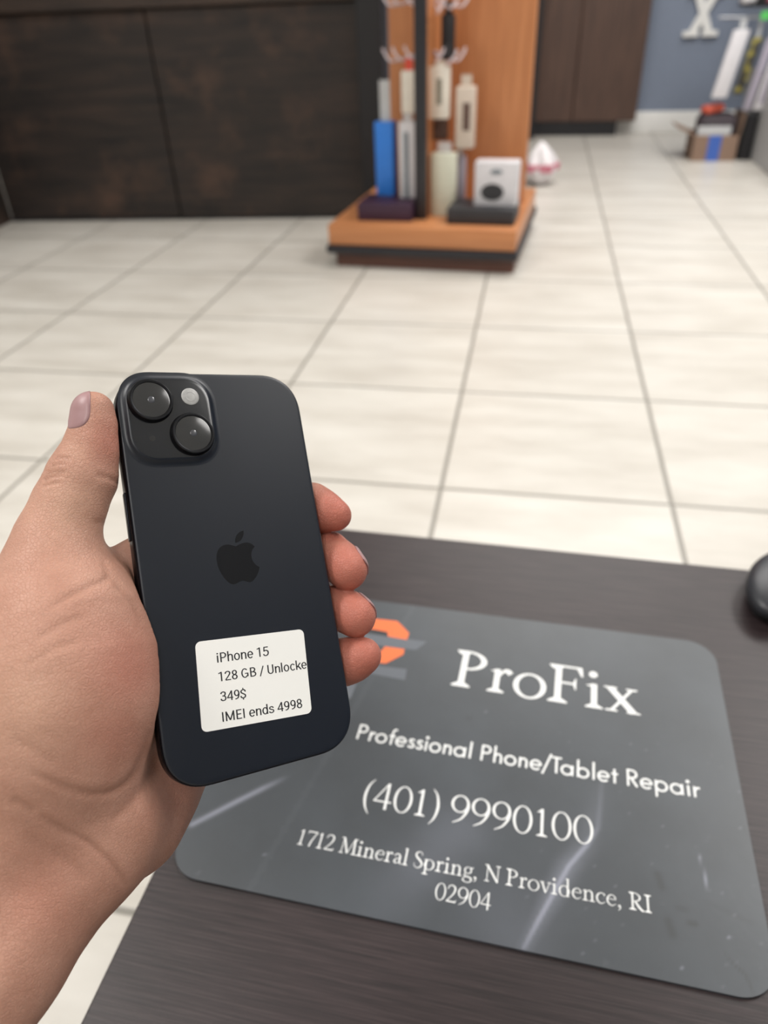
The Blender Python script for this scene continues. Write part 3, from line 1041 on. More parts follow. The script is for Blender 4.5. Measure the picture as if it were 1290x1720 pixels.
def shop_mat():
    b1, b2 = on_z(400, 1491, Z_MAT), on_z(1000, 1624, Z_MAT)
    t1, t2 = on_z(760, 1026, Z_MAT), on_z(1100, 1068, Z_MAT)
    r1, r2 = on_z(1219, 1170, Z_MAT), on_z(1262, 1440, Z_MAT)
    lc = on_z(283, 1447, Z_MAT)
    ang = .5 * (math.atan2(b2[1] - b1[1], b2[0] - b1[0]) + math.atan2(t2[1] - t1[1], t2[0] - t1[0]))
    u = np.array([math.cos(ang), math.sin(ang)])
    v = np.array([-math.sin(ang), math.cos(ang)])
    x0 = float(lc[:2] @ u)
    x1 = float((r1[:2] @ u + r2[:2] @ u) / 2)
    y0 = float((b1[:2] @ v + b2[:2] @ v) / 2)
    y1 = float((t1[:2] @ v + t2[:2] @ v) / 2)
    O = u * x0 + v * y0
    W_, H_ = x1 - x0, y1 - y0
    root = empty('counter_mat', (O[0], O[1], Z_TAB), ang)
    tag(root, 'dark grey printed mat with a phone number and address, lying on the low table', 'mat')

    def loc(px, py):
        p = on_z(px, py, Z_MAT)[:2] - O
        return np.array([p @ u, p @ v])
    # sheet: dense grid with rounded corners
    step = .0016
    nx, ny = int(W_ / step), int(H_ / step)
    rad = .021
    gx, gy = np.meshgrid(np.linspace(0, W_, nx), np.linspace(0, H_, ny))
    P = np.stack([gx.ravel(), gy.ravel()], 1)
    # squash the outer corner points onto the rounded outline
    cxx = np.clip(P[:, 0], rad, W_ - rad)
    cyy = np.clip(P[:, 1], rad, H_ - rad)
    dv = P - np.stack([cxx, cyy], 1)
    mx = np.maximum(np.abs(dv[:, 0]), np.abs(dv[:, 1]))
    ln = np.linalg.norm(dv, axis=1)
    both = (np.abs(dv[:, 0]) > 0) & (np.abs(dv[:, 1]) > 0)
    sc_ = np.where(both, mx / np.maximum(ln, 1e-9), 1.0)
    P = np.stack([cxx, cyy], 1) + dv * sc_[:, None]
    V = np.concatenate([P, np.full((len(P), 1), MAT_T)], 1)
    # skirt
    idx = lambda i, j: j * nx + i
    ringi = [idx(i, 0) for i in range(nx)] + [idx(nx - 1, j) for j in range(1, ny)] + [idx(i, ny - 1) for i in range(nx - 2, -1, -1)] + [idx(0, j) for j in range(ny - 2, 0, -1)]
    nb = len(V)
    low = V[ringi].copy()
    low[:, 2] = 0.0001
    Vn = np.concatenate([V, low])
    faces = [(idx(i, j), idx(i + 1, j), idx(i + 1, j + 1), idx(i, j + 1)) for j in range(ny - 1) for i in range(nx - 1)]
    nr = len(ringi)
    faces += [(ringi[k], nb + k, nb + (k + 1) % nr, ringi[(k + 1) % nr]) for k in range(nr)]
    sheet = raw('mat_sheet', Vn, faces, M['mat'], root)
    # painted glare and wear: attribute channels r = crease glare and pale marks, g = dark stain, b = faint printed band
    A = np.zeros((len(Vn), 4), np.float32)
    A[:, 3] = 1
    p2 = Vn[:, :2]
    rng = np.random.RandomState(5)

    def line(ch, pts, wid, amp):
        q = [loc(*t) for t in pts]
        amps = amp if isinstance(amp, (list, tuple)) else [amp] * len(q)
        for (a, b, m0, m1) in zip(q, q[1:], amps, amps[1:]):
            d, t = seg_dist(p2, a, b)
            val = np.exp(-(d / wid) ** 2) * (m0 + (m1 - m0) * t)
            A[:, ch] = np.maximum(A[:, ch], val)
    line(0, [(1012, 1300), (1004, 1390), (985, 1420), (955, 1455), (930, 1500), (905, 1545), (880, 1592)], .0018, [.05, .2, .5, .6, .6, .55, .35])  # light caught by a crease in the mat, painted as a pale streak
    line(0, [(1012, 1300), (985, 1420), (955, 1455), (930, 1500), (880, 1592)], .006, [.0, .10, .22, .22, .15])  # softer painted halo around the same glare
    line(0, [(322, 1385), (400, 1345), (440, 1325), (480, 1306)], .0018, [.38, .45, .4, .05])  # second crease glare, put into the colour
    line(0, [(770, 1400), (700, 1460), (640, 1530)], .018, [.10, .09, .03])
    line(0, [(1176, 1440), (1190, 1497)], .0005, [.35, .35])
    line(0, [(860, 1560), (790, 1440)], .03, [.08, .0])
    for pts in ([(1104, 1468), (1112, 1490)], [(1122, 1546), (1130, 1570)]):
        line(1, pts, .0022, .6)
    line(1, [(1158, 1550), (1168, 1552)], .0016, .7)
    line(1, [(1138, 1525), (1152, 1528)], .0018, .4)
    line(1, [(1216, 1600), (1235, 1622), (1252, 1636), (1266, 1668)], .0008, [.3, .5, .6, .4])
    line(1, [(1180, 1512), (1230, 1535), (1262, 1550)], .0014, [.1, .35, .2])
    for px, py in ((784, 1206), (870, 1155), (787, 1206)):
        line(1, [(px, py), (px + 3, py + 1)], .0016, .35)
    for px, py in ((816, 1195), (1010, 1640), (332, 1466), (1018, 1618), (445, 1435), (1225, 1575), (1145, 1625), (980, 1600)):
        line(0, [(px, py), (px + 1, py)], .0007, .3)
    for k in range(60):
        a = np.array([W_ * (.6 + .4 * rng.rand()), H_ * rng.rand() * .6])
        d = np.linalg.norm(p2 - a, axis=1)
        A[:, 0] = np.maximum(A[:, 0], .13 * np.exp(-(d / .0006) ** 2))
    # faint wide printed bands (diagonal)
    la, lb = loc(700, 1016), loc(560, 1260)
    nrm = np.array([-(lb - la)[1], (lb - la)[0]])
    nrm /= np.linalg.norm(nrm)
    dd = (p2 - la) @ nrm
    A[:, 2] = np.maximum(A[:, 2], np.where((dd < -.0) & (dd > -.004), .12, 0))
    at = sheet.data.color_attributes.new('glare_wear', 'FLOAT_COLOR', 'POINT')
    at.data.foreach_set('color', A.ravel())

    def line_text(txt, font, bl, br, base_for_top, top, name, dy=0.0):
        V, Fc, Zl = text_verts(txt, font)
        a, b = loc(*bl), loc(*br)
        xmin, xmax = V[:, 0].min(), V[:, 0].max()
        d = b - a
        e = d / np.linalg.norm(d)
        nn = np.array([-e[1], e[0]])
        h = float((loc(*top) - loc(*base_for_top)) @ nn)
        V2 = a + np.outer((V[:, 0] - xmin) / (xmax - xmin), d) + np.outer(V[:, 1] * h, nn)
        V3 = np.concatenate([V2, (MAT_T + .00015 + Zl)[:, None]], 1)
        o = raw(name, V3, Fc, M['print_white'], root)
        return h, e

    line_text('ProFix', 'serif', (757, 1150.5), (1076, 1202), (762, 1151), (769.5, 1091), 'shop_name_lettering')
    line_text('Professional Phone/Tablet Repair', 'sans', (598, 1241), (1178, 1341), (598.3, 1241), (604, 1216), 'tagline_lettering')
    line_text('(401) 9990100', 'serif_light', (607, 1354), (997, 1420), (705, 1366), (707, 1321), 'phone_number_lettering')
    line_text('1712 Mineral Spring, N Providence, RI', 'serif_light', (498.5, 1418), (1095, 1534.5), (499, 1418), (509, 1393), 'address_lettering')
    line_text('02904', 'serif_light', (729, 1510), (823, 1530), (739, 1511), (742, 1482), 'postcode_lettering')

    def patch(name, pts, m, dz):
        q = [loc(560 + x / 4.9615, 980 + y / 4.9615) for x, y in pts]
        raw(name, [(p[0], p[1], MAT_T + dz) for p in q], [tuple(range(len(q)))], m, root)
    patch('emblem_grey_bar', [(180, 405), (300, 420), (780, 485), (690, 555), (400, 522), (180, 490)], M['print_grey'], .00008)
    patch('emblem_grey_bar', [(120, 655), (400, 690), (612, 715), (596, 806), (320, 755), (120, 730)], M['print_grey'], .00008)
    patch('emblem_dark_bar', [(180, 372), (345, 386), (450, 405), (460, 445), (330, 415), (180, 400)], M['print_dark'], .0001)
    patch('emblem_top', [(230, 284), (345, 295), (533, 315), (632, 415), (612, 470), (455, 442), (450, 405), (345, 385), (230, 372), (190, 330)], M['print_orange'], .00013)
    patch('emblem_bottom', [(340, 600), (402, 560), (430, 526), (592, 548), (584, 592), (436, 668), (330, 655)], M['print_orange'], .00013)
    patch('emblem_grey_wedge', [(60, 842), (195, 832), (150, 945), (90, 1010)], M['print_grey'], .00009)


shop_mat()

# ---------------------------------------------------------------- black mouse on the table
def mouse():
    c = on_z(1311, 1000, Z_TAB)
    root = empty('computer_mouse', (c[0], c[1], Z_TAB), math.radians(60))
    tag(root, 'black rounded computer mouse near the far right corner of the low table', 'mouse')
    bm = bmesh.new()
    bmesh.ops.create_uvsphere(bm, u_segments=40, v_segments=24, radius=1)
    for v in bm.verts:
        x, y, z = v.co
        fl = math.copysign(abs(z) ** (.75 if z > 0 else .4), z)
        v.co = Vector((x * .047 * (1 + .05 * math.cos(3 * y)), y * .028, .0145 + fl * (.0115 if z > 0 else .007)))
    obj('shell', bm, M['mouse'], root, smooth=180)
    bm = bmesh.new()
    disc_prof(bm, 0, 0, [(.0, .0002), (.9, .0002), (1.0, .003), (1.0, .008), (.9, .010), (.0, .010)], 40)
    for v in bm.verts:
        v.co.x *= .043
        v.co.y *= .0245
    bmesh.ops.remove_doubles(bm, verts=bm.verts, dist=1e-6)
    obj('base', bm, M['black'], root, smooth=40)
    bm = bmesh.new()
    disc_prof(bm, 0, 0, [(.0, -.003), (.008, -.003), (.009, 0), (.008, .003), (.0, .003)], 24)
    bmesh.ops.remove_doubles(bm, verts=bm.verts, dist=1e-6)
    bmesh.ops.transform(bm, matrix=Matrix.Translation((.026, 0, .0185)) @ Matrix.Rotation(PI / 2, 4, 'X'), verts=bm.verts)
    obj('scroll_wheel', bm, M['black'], root, smooth=40)


M['mouse'] = mat('satin_black_plastic', (44, 46, 52), 0.38)
mouse()

# ---------------------------------------------------------------- phone
RP = np.array([[0.85262757, -0.17982527, 0.49060076],
               [-0.07939488, -0.97259845, -0.21851478],
               [0.51645202, 0.14736053, -0.84354146]])
TP = np.array([-53.46196604, 18.77225361, 269.3909993])


def ph2cam(v):
    return np.asarray(v, float) @ RP.T + TP


def px_on_phone(px, py, z=0.0):
    d = np.array([(px - CX) / F, (py - CY) / F, 1.0])
    n = RP[:, 2]
    s = (n @ (TP + n * z)) / (n @ d)
    return (d * s - TP) @ RP                 # phone-local mm


RW = R.T @ RP
LW = cam2world(TP)
PH_W, PH_H, PH_T, PH_R = 71.6, 147.6, 7.8, 16.0
PH_E = 2.35
M['ph_back'] = mat('matte_black_glass', (19, 25, 36), 0.38, spec=0.5, vary=0.01)
M['ph_frame'] = mat('black_anodised_aluminium', (30, 31, 36), 0.32, metal=0.75, vary=0.02)
M['ph_bump'] = mat('glossy_black_glass', (19, 23, 31), 0.14, spec=0.9, vary=0)
M['ph_logo'] = mat('polished_black_mark', (15, 17, 23), 0.14, spec=0.5, vary=0)
M['ph_ring'] = mat('black_lens_ring', (22, 23, 27), 0.28, metal=0.6, vary=0)
M['lens'] = mat('lens_cover_glass', (46, 47, 49), 0.10, spec=0.9, vary=0)
M['lens_deep'] = mat('lens_inner_element', (70, 72, 78), 0.2, spec=0.8, vary=0)
M['flash'] = mat('frosted_flash_diffuser', (176, 176, 175), 0.3, vary=0.1, scale=900)
M['screen'] = mat('black_screen_glass', (8, 8, 10), 0.06, vary=0)
M['label'] = mat('white_label_paper', (250, 250, 247), 0.55, vary=0)
M['ink'] = mat('black_label_ink', (34, 34, 38), 0.5, vary=0)
M['seam'] = mat('dark_seam', (10, 10, 12), 0.5, vary=0)


def phone():
    mw = Matrix(((*RW[0], LW[0]), (*RW[1], LW[1]), (*RW[2], LW[2]), (0, 0, 0, 1)))
    root = empty('smartphone', mw=mw)
    tag(root, 'black smartphone with two rear cameras and a white price label, held in the hand', 'phone')
    k = .001

    def outl(inset, z, rr=None):
        return [(x * k, y * k, z * k) for x, y in rrect(PH_W - 2 * inset, PH_H - 2 * inset, (rr or PH_R) - inset, 14, PH_E)]
    # back glass with rolled edge
    bm = bmesh.new()
    prof = [(0.9, -1.0), (0.55, -.72), (0.5, -.5), (0.62, -.28), (0.95, -.10), (1.5, -.02), (2.2, 0.0)]
    loft(bm, [outl(i, z) for i, z in prof], cap0=True, cap1=True)
    obj('back_glass', bm, M['ph_back'], root, smooth=50)
    bm = bmesh.new()
    prof = [(0.75, -.98), (0.35, -.80), (.12, -1.1), (0.0, -1.9), (0, -5.9), (.12, -6.7), (.4, -7.1), (.9, -7.2)]
    loft(bm, [outl(i, z) for i, z in prof], cap0=False, cap1=False)
    obj('frame', bm, M['ph_frame'], root, smooth=50)
    bm = bmesh.new()
    prof = [(.8, -7.0), (.5, -7.3), (.7, -7.65), (1.3, -7.8)]
    loft(bm, [outl(i, z) for i, z in prof], cap0=True, cap1=True)
    obj('screen', bm, M['screen'], root, smooth=40)
    # camera plateau: milled from the back glass with a soft shoulder
    ctr = (-17.0, 55.6)
    bw, bh, br = 30.6, 31.0, 10.0

    def bl(grow, z):
        return [(x * k, y * k, z * k) for x, y in rrect(bw + 2 * grow, bh + 2 * grow, br + grow, 12, 2.3, *ctr)]
    bm = bmesh.new()
    loft(bm, [bl(2.6, .012), bl(1.9, .06), bl(1.3, .22), bl(.8, .55), bl(.35, .95), bl(.05, 1.22), bl(-.35, 1.35), bl(-.8, 1.385)], cap0=False, cap1=False)
    obj('camera_shoulder', bm, M['ph_back'], root, smooth=180)
    bm = bmesh.new()
    loft(bm, [bl(-.5, 1.385), bl(-.8, 1.415), bl(-1.6, 1.43)], cap0=False, cap1=True)
    plat = obj('camera_plateau', bm, M['ph_bump'], root, smooth=40)
    for (px, py) in ((254, 671.5), (325, 727.5)):
        c = px_on_phone(px, py, 3.0) * k
        bm = bmesh.new()
        disc_prof(bm, c[0], c[1], [(r * k, z * k) for r, z in ((8.2, 1.41), (7.9, 2.0), (7.8, 3.0), (7.6, 3.25), (6.9, 3.3), (6.6, 3.22), (6.55, 2.9))], 64)
        ring = obj('lens_ring', bm, M['ph_ring'], root, smooth=40)
        bm = bmesh.new()
        disc_prof(bm, c[0], c[1], [(r * k, z * k) for r, z in ((6.6, 2.95), (6.55, 3.12), (6.2, 3.16))], 64)
        obj('lens_glass', bm, M['lens'], ring, smooth=40)
        bm = bmesh.new()
        disc_prof(bm, c[0], c[1], [(r * k, z * k) for r, z in ((1.3, 3.12), (1.2, 3.2), (.7, 3.25), (.2, 3.26))], 32)
        obj('lens_element', bm, M['lens_deep'], ring, smooth=60)
    c = px_on_phone(319.5, 666, 1.5) * k
    bm = bmesh.new()
    disc_prof(bm, c[0], c[1], [(r * k, z * k) for r, z in ((3.3, 1.41), (3.25, 1.54), (2.9, 1.6), (2.2, 1.72), (1.0, 1.8), (.2, 1.82))], 40)
    fl = obj('flash', bm, M['flash'], root, smooth=60)
    bm = bmesh.new()
    loops = []
    for r, z in ((2.0, 1.76), (1.75, 1.84), (1.5, 1.76)):
        loops.append([(c[0] + r * k * math.cos(a), c[1] + r * k * math.sin(a), z * k) for a in np.linspace(0, 2 * PI, 32, endpoint=False)])
    loft(bm, loops, False, False)
    obj('flash_rib', bm, M['flash'], fl, smooth=180)
    c = px_on_phone(256, 736.5, 1.5) * k
    bm = bmesh.new()
    disc_prof(bm, c[0], c[1], [(r * k, z * k) for r, z in ((1.1, 1.42), (1.05, 1.445), (.3, 1.448))], 24)
    obj('microphone_hole', bm, M['seam'], root)
    # side buttons on the edge that faces the thumb
    for y0, y1 in ((21.5, 32.5), (8.0, 19.0)):
        pass
    a = px_on_phone(204.5, 829, -4.0)[1]
    b = px_on_phone(217, 910, -4.0)[1]
    for y0, y1 in ((b, a),):
        bm = bx(-(PH_W / 2 + .55) * k, -(PH_W / 2 - .3) * k, y0 * k, y1 * k, -5.3 * k, -2.6 * k, bev=.0004, seg=3)
        obj('volume_button', bm, M['ph_frame'], root, smooth=50)
    bm = bx((PH_W / 2 - .3) * k, (PH_W / 2 + .5) * k, 12 * k, 31 * k, -5.3 * k, -2.6 * k, bev=.0004, seg=3)
    obj('side_button', bm, M['ph_frame'], root, smooth=50)
    # antenna line
    # polished mark on the back
    s = 5.8636

    def lp(x, y):
        return px_on_phone(320 + x / s, 860 + y / s, 0.0) * k
    body = [(446, 338), (492, 314), (545, 301), (592, 310), (632, 340)]
    bite = [(612, 362), (600, 400), (600, 440), (615, 485), (645, 522), (680, 543)]
    low = [(670, 585), (650, 632), (618, 674), (590, 690), (560, 687), (525, 678), (490, 684), (455, 702), (425, 713), (393, 704), (350, 670), (312, 620), (280, 560), (262, 500), (256, 450), (264, 395), (290, 350), (330, 326), (375, 321), (415, 330)]
    pts = catmull(body, 5) + catmull(bite, 5)[1:] + catmull(low, 5)[0:]
    vv = [lp(*p) for p in pts]
    bm = bmesh.new()
    f = bm.faces.new([bm.verts.new((p[0], p[1], .00003)) for p in vv])
    leaf = catmull([(441, 303), (440, 270), (455, 228), (485, 197), (521, 182)], 5) + catmull([(521, 182), (522, 215), (510, 255), (485, 287), (450, 303)], 5)[1:]
    bm.faces.new([bm.verts.new((q[0], q[1], .00003)) for q in [lp(*p) for p in leaf]])
    bmesh.ops.triangulate(bm, faces=bm.faces[:])
    obj('polished_emblem', bm, M['ph_logo'], root)
    # price label
    q = [px_on_phone(*p) * k for p in ((327.3, 1078.5), (509.3, 1056.5), (523.8, 1197.5), (339.0, 1230.8))]
    TL, TR, BR, BL = [p[:2] for p in q]

    def bil(s_, t_):
        return (1 - t_) * ((1 - s_) * TL + s_ * TR) + t_ * ((1 - s_) * BL + s_ * BR)
    lab = []
    for x, y in rrect(1.0, 1.0, .001, 1):
        pass
    out = rrect(40.6, 30.8, 2.0, 8)
    outl2 = [bil(x / 40.6 + .5, .5 - y / 30.8) for x, y in out]
    bm = bmesh.new()
    loft(bm, [[(p[0], p[1], z) for p in outl2] for z in (.00002, .00012)])
    pl = obj('price_label', bm, M['label'], root)
    pl['label'] = 'white price label'

    def lab_text(txt, bl_, br_, b0, t0):
        V, Fc, Zl = text_verts(txt, 'label')
        g = lambda p: px_on_phone(310 + p[0] / 5.609, 1040 + p[1] / 5.609)[:2] * k
        a_, b_ = g(bl_), g(br_)
        d = b_ - a_
        e = d / np.linalg.norm(d)
        nn = np.array([-e[1], e[0]])
        h = (g(t0) - g(b0)) @ nn
        xm, xM = V[:, 0].min(), V[:, 0].max()
        P2 = a_ + np.outer((V[:, 0] - xm) / (xM - xm), d) + np.outer(V[:, 1] * h, nn)
        raw('lettering', np.concatenate([P2, (.00015 + Zl * .5)[:, None]], 1), Fc, M['ink'], pl)
    lab_text('iPhone 15', (306, 411), (796, 343), (322, 411), (331, 318))
    lab_text('128 GB / Unlocke', (322, 589), (1153, 463), (350, 588), (338, 500))
    lab_text('349$', (338, 775), (581, 743), (420, 765), (424, 674))
    lab_text('IMEI ends 4998', (358, 968), (1110, 833), (365, 968), (352, 878))
    return root


phone()

# ---------------------------------------------------------------- hand and forearm (one continuous surface)
def cpx(px, py, dep):
    return np.array([(px - CX) / F * dep, (py - CY) / F * dep, dep])


class Field:
    def __init__(s, lo, hi, h):
        s.lo, s.h = np.array(lo, float), h
        s.n = np.ceil((np.array(hi, float) - s.lo) / h).astype(int) + 1
        s.ax = [s.lo[i] + h * np.arange(s.n[i]) for i in range(3)]
        s.D = np.full(s.n, 30.0, np.float32)

    def sub(s, lo, hi):
        a = np.clip(np.floor((np.array(lo) - s.lo) / s.h).astype(int), 0, s.n)
        b = np.clip(np.ceil((np.array(hi) - s.lo) / s.h).astype(int) + 1, 0, s.n)
        sl = tuple(slice(a[i], b[i]) for i in range(3))
        g = [s.ax[i][sl[i]].astype(np.float32) for i in range(3)]
        return sl, (g[0][:, None, None], g[1][None, :, None], g[2][None, None, :])


def round_cone(g, a, b, r1, r2):
    ba = (b - a).astype(np.float32)
    l2 = float(ba @ ba)
    x, y, z = g[0] - a[0], g[1] - a[1], g[2] - a[2]
    t = np.clip((x * ba[0] + y * ba[1] + z * ba[2]) / l2, 0, 1)
    d = np.sqrt((x - ba[0] * t) ** 2 + (y - ba[1] * t) ** 2 + (z - ba[2] * t) ** 2)
    return d - (r1 + (r2 - r1) * t)


def smin(a, b, k):
    if k <= 0.01:
        return np.minimum(a, b)
    h = np.maximum(k - np.abs(a - b), 0) / k
    return np.minimum(a, b) - h * h * k * .25


def chain(fd, pts, k_in, tmp):
    """pts: list of (vec, r); union of cones into tmp field"""
    for (a, r1), (b, r2) in zip(pts, pts[1:]):
        m = max(r1, r2) + 22
        lo = np.minimum(a, b) - m
        hi = np.maximum(a, b) + m
        sl, g = fd.sub(lo, hi)
        tmp[sl] = smin(tmp[sl], round_cone(g, a, b, r1, r2), k_in)


def surface_nets(D, lo, h):
    nx, ny, nz = D.shape
    ins = D < 0
    c = np.zeros((nx - 1, ny - 1, nz - 1), np.uint8)
    for dx in (0, 1):
        for dy in (0, 1):
            for dz in (0, 1):
                c += ins[dx:nx - 1 + dx, dy:ny - 1 + dy, dz:nz - 1 + dz]
    act = (c > 0) & (c < 8)
    ii = np.argwhere(act)
    idx = np.full(act.shape, -1, np.int64)
    idx[act] = np.arange(len(ii))
    acc = np.zeros((len(ii), 3))
    cnt = np.zeros(len(ii))
    cor = [(dx, dy, dz) for dx in (0, 1) for dy in (0, 1) for dz in (0, 1)]
    for a in cor:
        for ax in range(3):
            if a[ax]:
                continue
            b = list(a)
            b[ax] = 1
            va = D[ii[:, 0] + a[0], ii[:, 1] + a[1], ii[:, 2] + a[2]]
            vb = D[ii[:, 0] + b[0], ii[:, 1] + b[1], ii[:, 2] + b[2]]
            m = (va < 0) != (vb < 0)
            t = np.where(m, va / np.where(m, va - vb, 1), 0)
            p = np.zeros((len(ii), 3))
            p[:] = a
            p[:, ax] += t
            acc[m] += p[m]
            cnt[m] += 1
    V = lo + h * (ii + acc / cnt[:, None])
    Fq = []
    for ax in range(3):
        u, v = (ax + 1) % 3, (ax + 2) % 3
        s0 = [slice(1, n - 1) for n in D.shape]
        s1 = list(s0)
        s0[ax] = slice(0, D.shape[ax] - 1)
        s1[ax] = slice(1, D.shape[ax])
        A, B = ins[tuple(s0)], ins[tuple(s1)]
        e = np.argwhere(A != B)
        flip = A[tuple(e.T)]
        off = np.ones(3, int)
        off[ax] = 0
        base = e + off

        def cell(du, dv):
            q = base.copy()
            q[:, u] -= du
            q[:, v] -= dv
            return idx[q[:, 0], q[:, 1], q[:, 2]]
        q = np.stack([cell(1, 1), cell(0, 1), cell(0, 0), cell(1, 0)], 1)
        q[~flip] = q[~flip][:, ::-1]
        Fq.append(q)
    Fq = np.concatenate(Fq)
    Fq = Fq[(Fq >= 0).all(1)]
    return V, Fq


HAND_H = 0.85


def ph(x, y, z):
    return ph2cam((x, y, z))


def fp(px, py, z):
    return tuple(px_on_phone(px, py, z))


FINGERS = {
    'index': [((-30, 3, -23), 11.5), ((-8, 20, -29), 10.2), ((10, 27, -30), 9.8), ((27, 26, -24), 9.5), (fp(524, 851, -13), 9.3), (fp(545, 859, -8), 7.9), (fp(565, 866, -4.5), 6.2)],
    'middle': [((-32, -15, -26), 11.5), ((-8, -4, -33), 10.2), ((12, 3, -34), 9.6), ((30, 3, -26), 8.9), (fp(553, 927, -14), 7.9), (fp(570, 943, -8), 8.1), (fp(583, 957.5, -3.5), 8.2)],
    'ring': [((-32, -33, -26), 11.0), ((-8, -24, -33), 9.8), ((12, -18, -33), 9.2), ((30, -17, -25), 8.6), (fp(566, 1018, -13), 7.8), (fp(583, 1027, -8), 8.0), (fp(597, 1036, -3.5), 8.15)],
    'little': [((-28, -50, -24), 10.5), ((-8, -42, -29), 9.0), ((12, -39, -29), 8.6), ((29, -41, -22), 8.8), (fp(577, 1112, -12), 8.9), (fp(596, 1107, -8), 8.0), (fp(611, 1101, -4.5), 7.0)],
}
THUMB = [(cpx(157, 693, 257), 7.3), (cpx(158.5, 722, 257), 7.7), (cpx(154, 757, 257), 9.4), (cpx(138.5, 800, 256), 11.4), (cpx(116, 850, 254), 11.9),
         (cpx(97, 903, 252), 13.3), (cpx(90, 960, 250), 15.2)]
THENAR = [(cpx(90, 960, 250), 15.2), (cpx(102, 1030, 248), 22.5), (cpx(108, 1100, 246), 28.0), (cpx(104, 1180, 243), 29.0), (cpx(92, 1250, 242), 26.0), (cpx(80, 1330, 243), 22.5)]


def hand_field():
    lo, hi = (-345, -60, 150), (32, 390, 330)
    # fine field for the hand, one field for everything (forearm included)
    fd = Field(lo, hi, HAND_H)
    big = fd.D
    # palm and metacarpals
    mcp = {k: ph(*v[0][0]) for k, v in FINGERS.items()}
    palm = np.full(fd.n, 30.0, np.float32)
    carp = {'index': cpx(120, 1290, 262), 'middle': cpx(150, 1310, 264), 'ring': cpx(180, 1325, 266), 'little': cpx(205, 1335, 266)}
    for k in FINGERS:
        chain(fd, [(carp[k], 14.0), (mcp[k], 11.8)], 9, palm)
    # hypothenar eminence
    chain(fd, [(cpx(150, 1395, 253), 22.5), (cpx(205, 1366, 267), 21.5), (cpx(245, 1300, 277), 20.5), (cpx(285, 1240, 288), 18), (mcp['little'], 12)], 8, palm)
    # wrist and forearm: two parallel cones make the flattened section
    d = np.array([-.56, .775, -.30])
    d /= np.linalg.norm(d)
    s = np.array([.80, .585, .12])
    s -= d * (s @ d)
    s /= np.linalg.norm(s)
    w0 = cpx(96, 1398, 246)
    for sg in (-1, 1):
        chain(fd, [(w0 - d * 12 + s * sg * 9, 20.5), (w0 + s * sg * 9.5, 20.5), (w0 + d * 40 + s * sg * 9.5, 21.0), (w0 + d * 110 + s * sg * 11, 25), (w0 + d * 270 + s * sg * 13, 33)], 6, palm)
    chain(fd, THENAR, 10, palm)
    big[...] = palm
    # thumb joins the thenar eminence
    th = np.full(fd.n, 30.0, np.float32)
    chain(fd, THUMB, 3, th)
    big[...] = smin(big, th, 6)
    # web between thumb and index
    th[...] = 30.0
    chain(fd, [(cpx(140, 1000, 252), 11), (cpx(185, 985, 266), 9), (mcp['index'], 10)], 6, th)
    big[...] = smin(big, th, 9)
    fing = np.full(fd.n, 30.0, np.float32)
    for k, pts in FINGERS.items():
        th[...] = 30.0
        chain(fd, [(ph(*p), r) for p, r in pts], 3.0, th)
        fing = smin(fing, th, .6)
    big[...] = smin(big, fing, 5)
    del palm, th, fing
    # press the flesh against the phone: carve the phone's rounded body
    sl, g = fd.sub(TP - 100, TP + 100)
    x, y, z = g[0] - TP[0], g[1] - TP[1], g[2] - TP[2]
    X = x * RP[0, 0] + y * RP[1, 0] + z * RP[2, 0]
    Y = x * RP[0, 1] + y * RP[1, 1] + z * RP[2, 1]
    Z = x * RP[0, 2] + y * RP[1, 2] + z * RP[2, 2]
    rr = 14.5
    qx, qy = np.abs(X) - (PH_W / 2 - rr), np.abs(Y) - (PH_H / 2 - rr)
    d2 = np.sqrt(np.maximum(qx, 0) ** 2 + np.maximum(qy, 0) ** 2) + np.minimum(np.maximum(qx, qy), 0) - rr
    dz = np.abs(Z + PH_T / 2) - PH_T / 2
    dp = np.minimum(np.maximum(d2, dz), 0) + np.sqrt(np.maximum(d2, 0) ** 2 + np.maximum(dz, 0) ** 2)
    v = -(dp - .3)
    a = big[sl]
    kk = 1.6
    h = np.maximum(kk - np.abs(a - v), 0) / kk
    big[sl] = np.maximum(a, v) + h * h * kk * .25
    # keep the near end of the forearm closed
    big[:1] = big[:, :1] = big[:, :, :1] = 5
    big[-1:] = big[:, -1:] = big[:, :, -1:] = 5
    return fd


CREASES = [  # pixel polylines, depth mm, half width mm
    ([(203, 812), (190, 806), (172, 800), (160, 797)], .45, .8),
    ([(190, 880), (172, 878), (155, 876)], .25, .9),
    ([(72, 808), (88, 800), (108, 797)], .6, .7), ([(78, 796), (95, 790), (112, 790)], .5, .6), ([(84, 784), (98, 779), (112, 781)], .5, .6),
    ([(92, 772), (104, 769), (118, 772)], .4, .6), ([(70, 818), (85, 812), (100, 810)], .45, .6),
    ([(185, 965), (175, 975), (150, 985), (120, 1000), (80, 1022)], .4, 1.2),
    ([(170, 940), (182, 962), (200, 985), (222, 1010), (240, 1050)], .35, 1.1),
    ([(252, 1225), (240, 1270), (222, 1305), (195, 1327), (160, 1333), (120, 1325), (80, 1310), (50, 1295)], .55, 1.3),
    ([(258, 1260), (250, 1300), (225, 1345), (180, 1385)], .4, 1.6),
    ([(60, 1365), (100, 1388), (140, 1408), (170, 1432), (195, 1458), (212, 1490)], .6, 1.2),
    ([(20, 1340), (60, 1365)], .5, 1.5),
    ([(40, 1400), (80, 1425), (120, 1450), (150, 1480)], .35, 2.2),
    ([(60, 1075), (100, 1050), (140, 1035)], .25, 1.3), ([(40, 1120), (90, 1090), (130, 1078)], .2, 1.2),
    ([(20, 1240), (60, 1262), (100, 1285)], .25, 1.6),
]


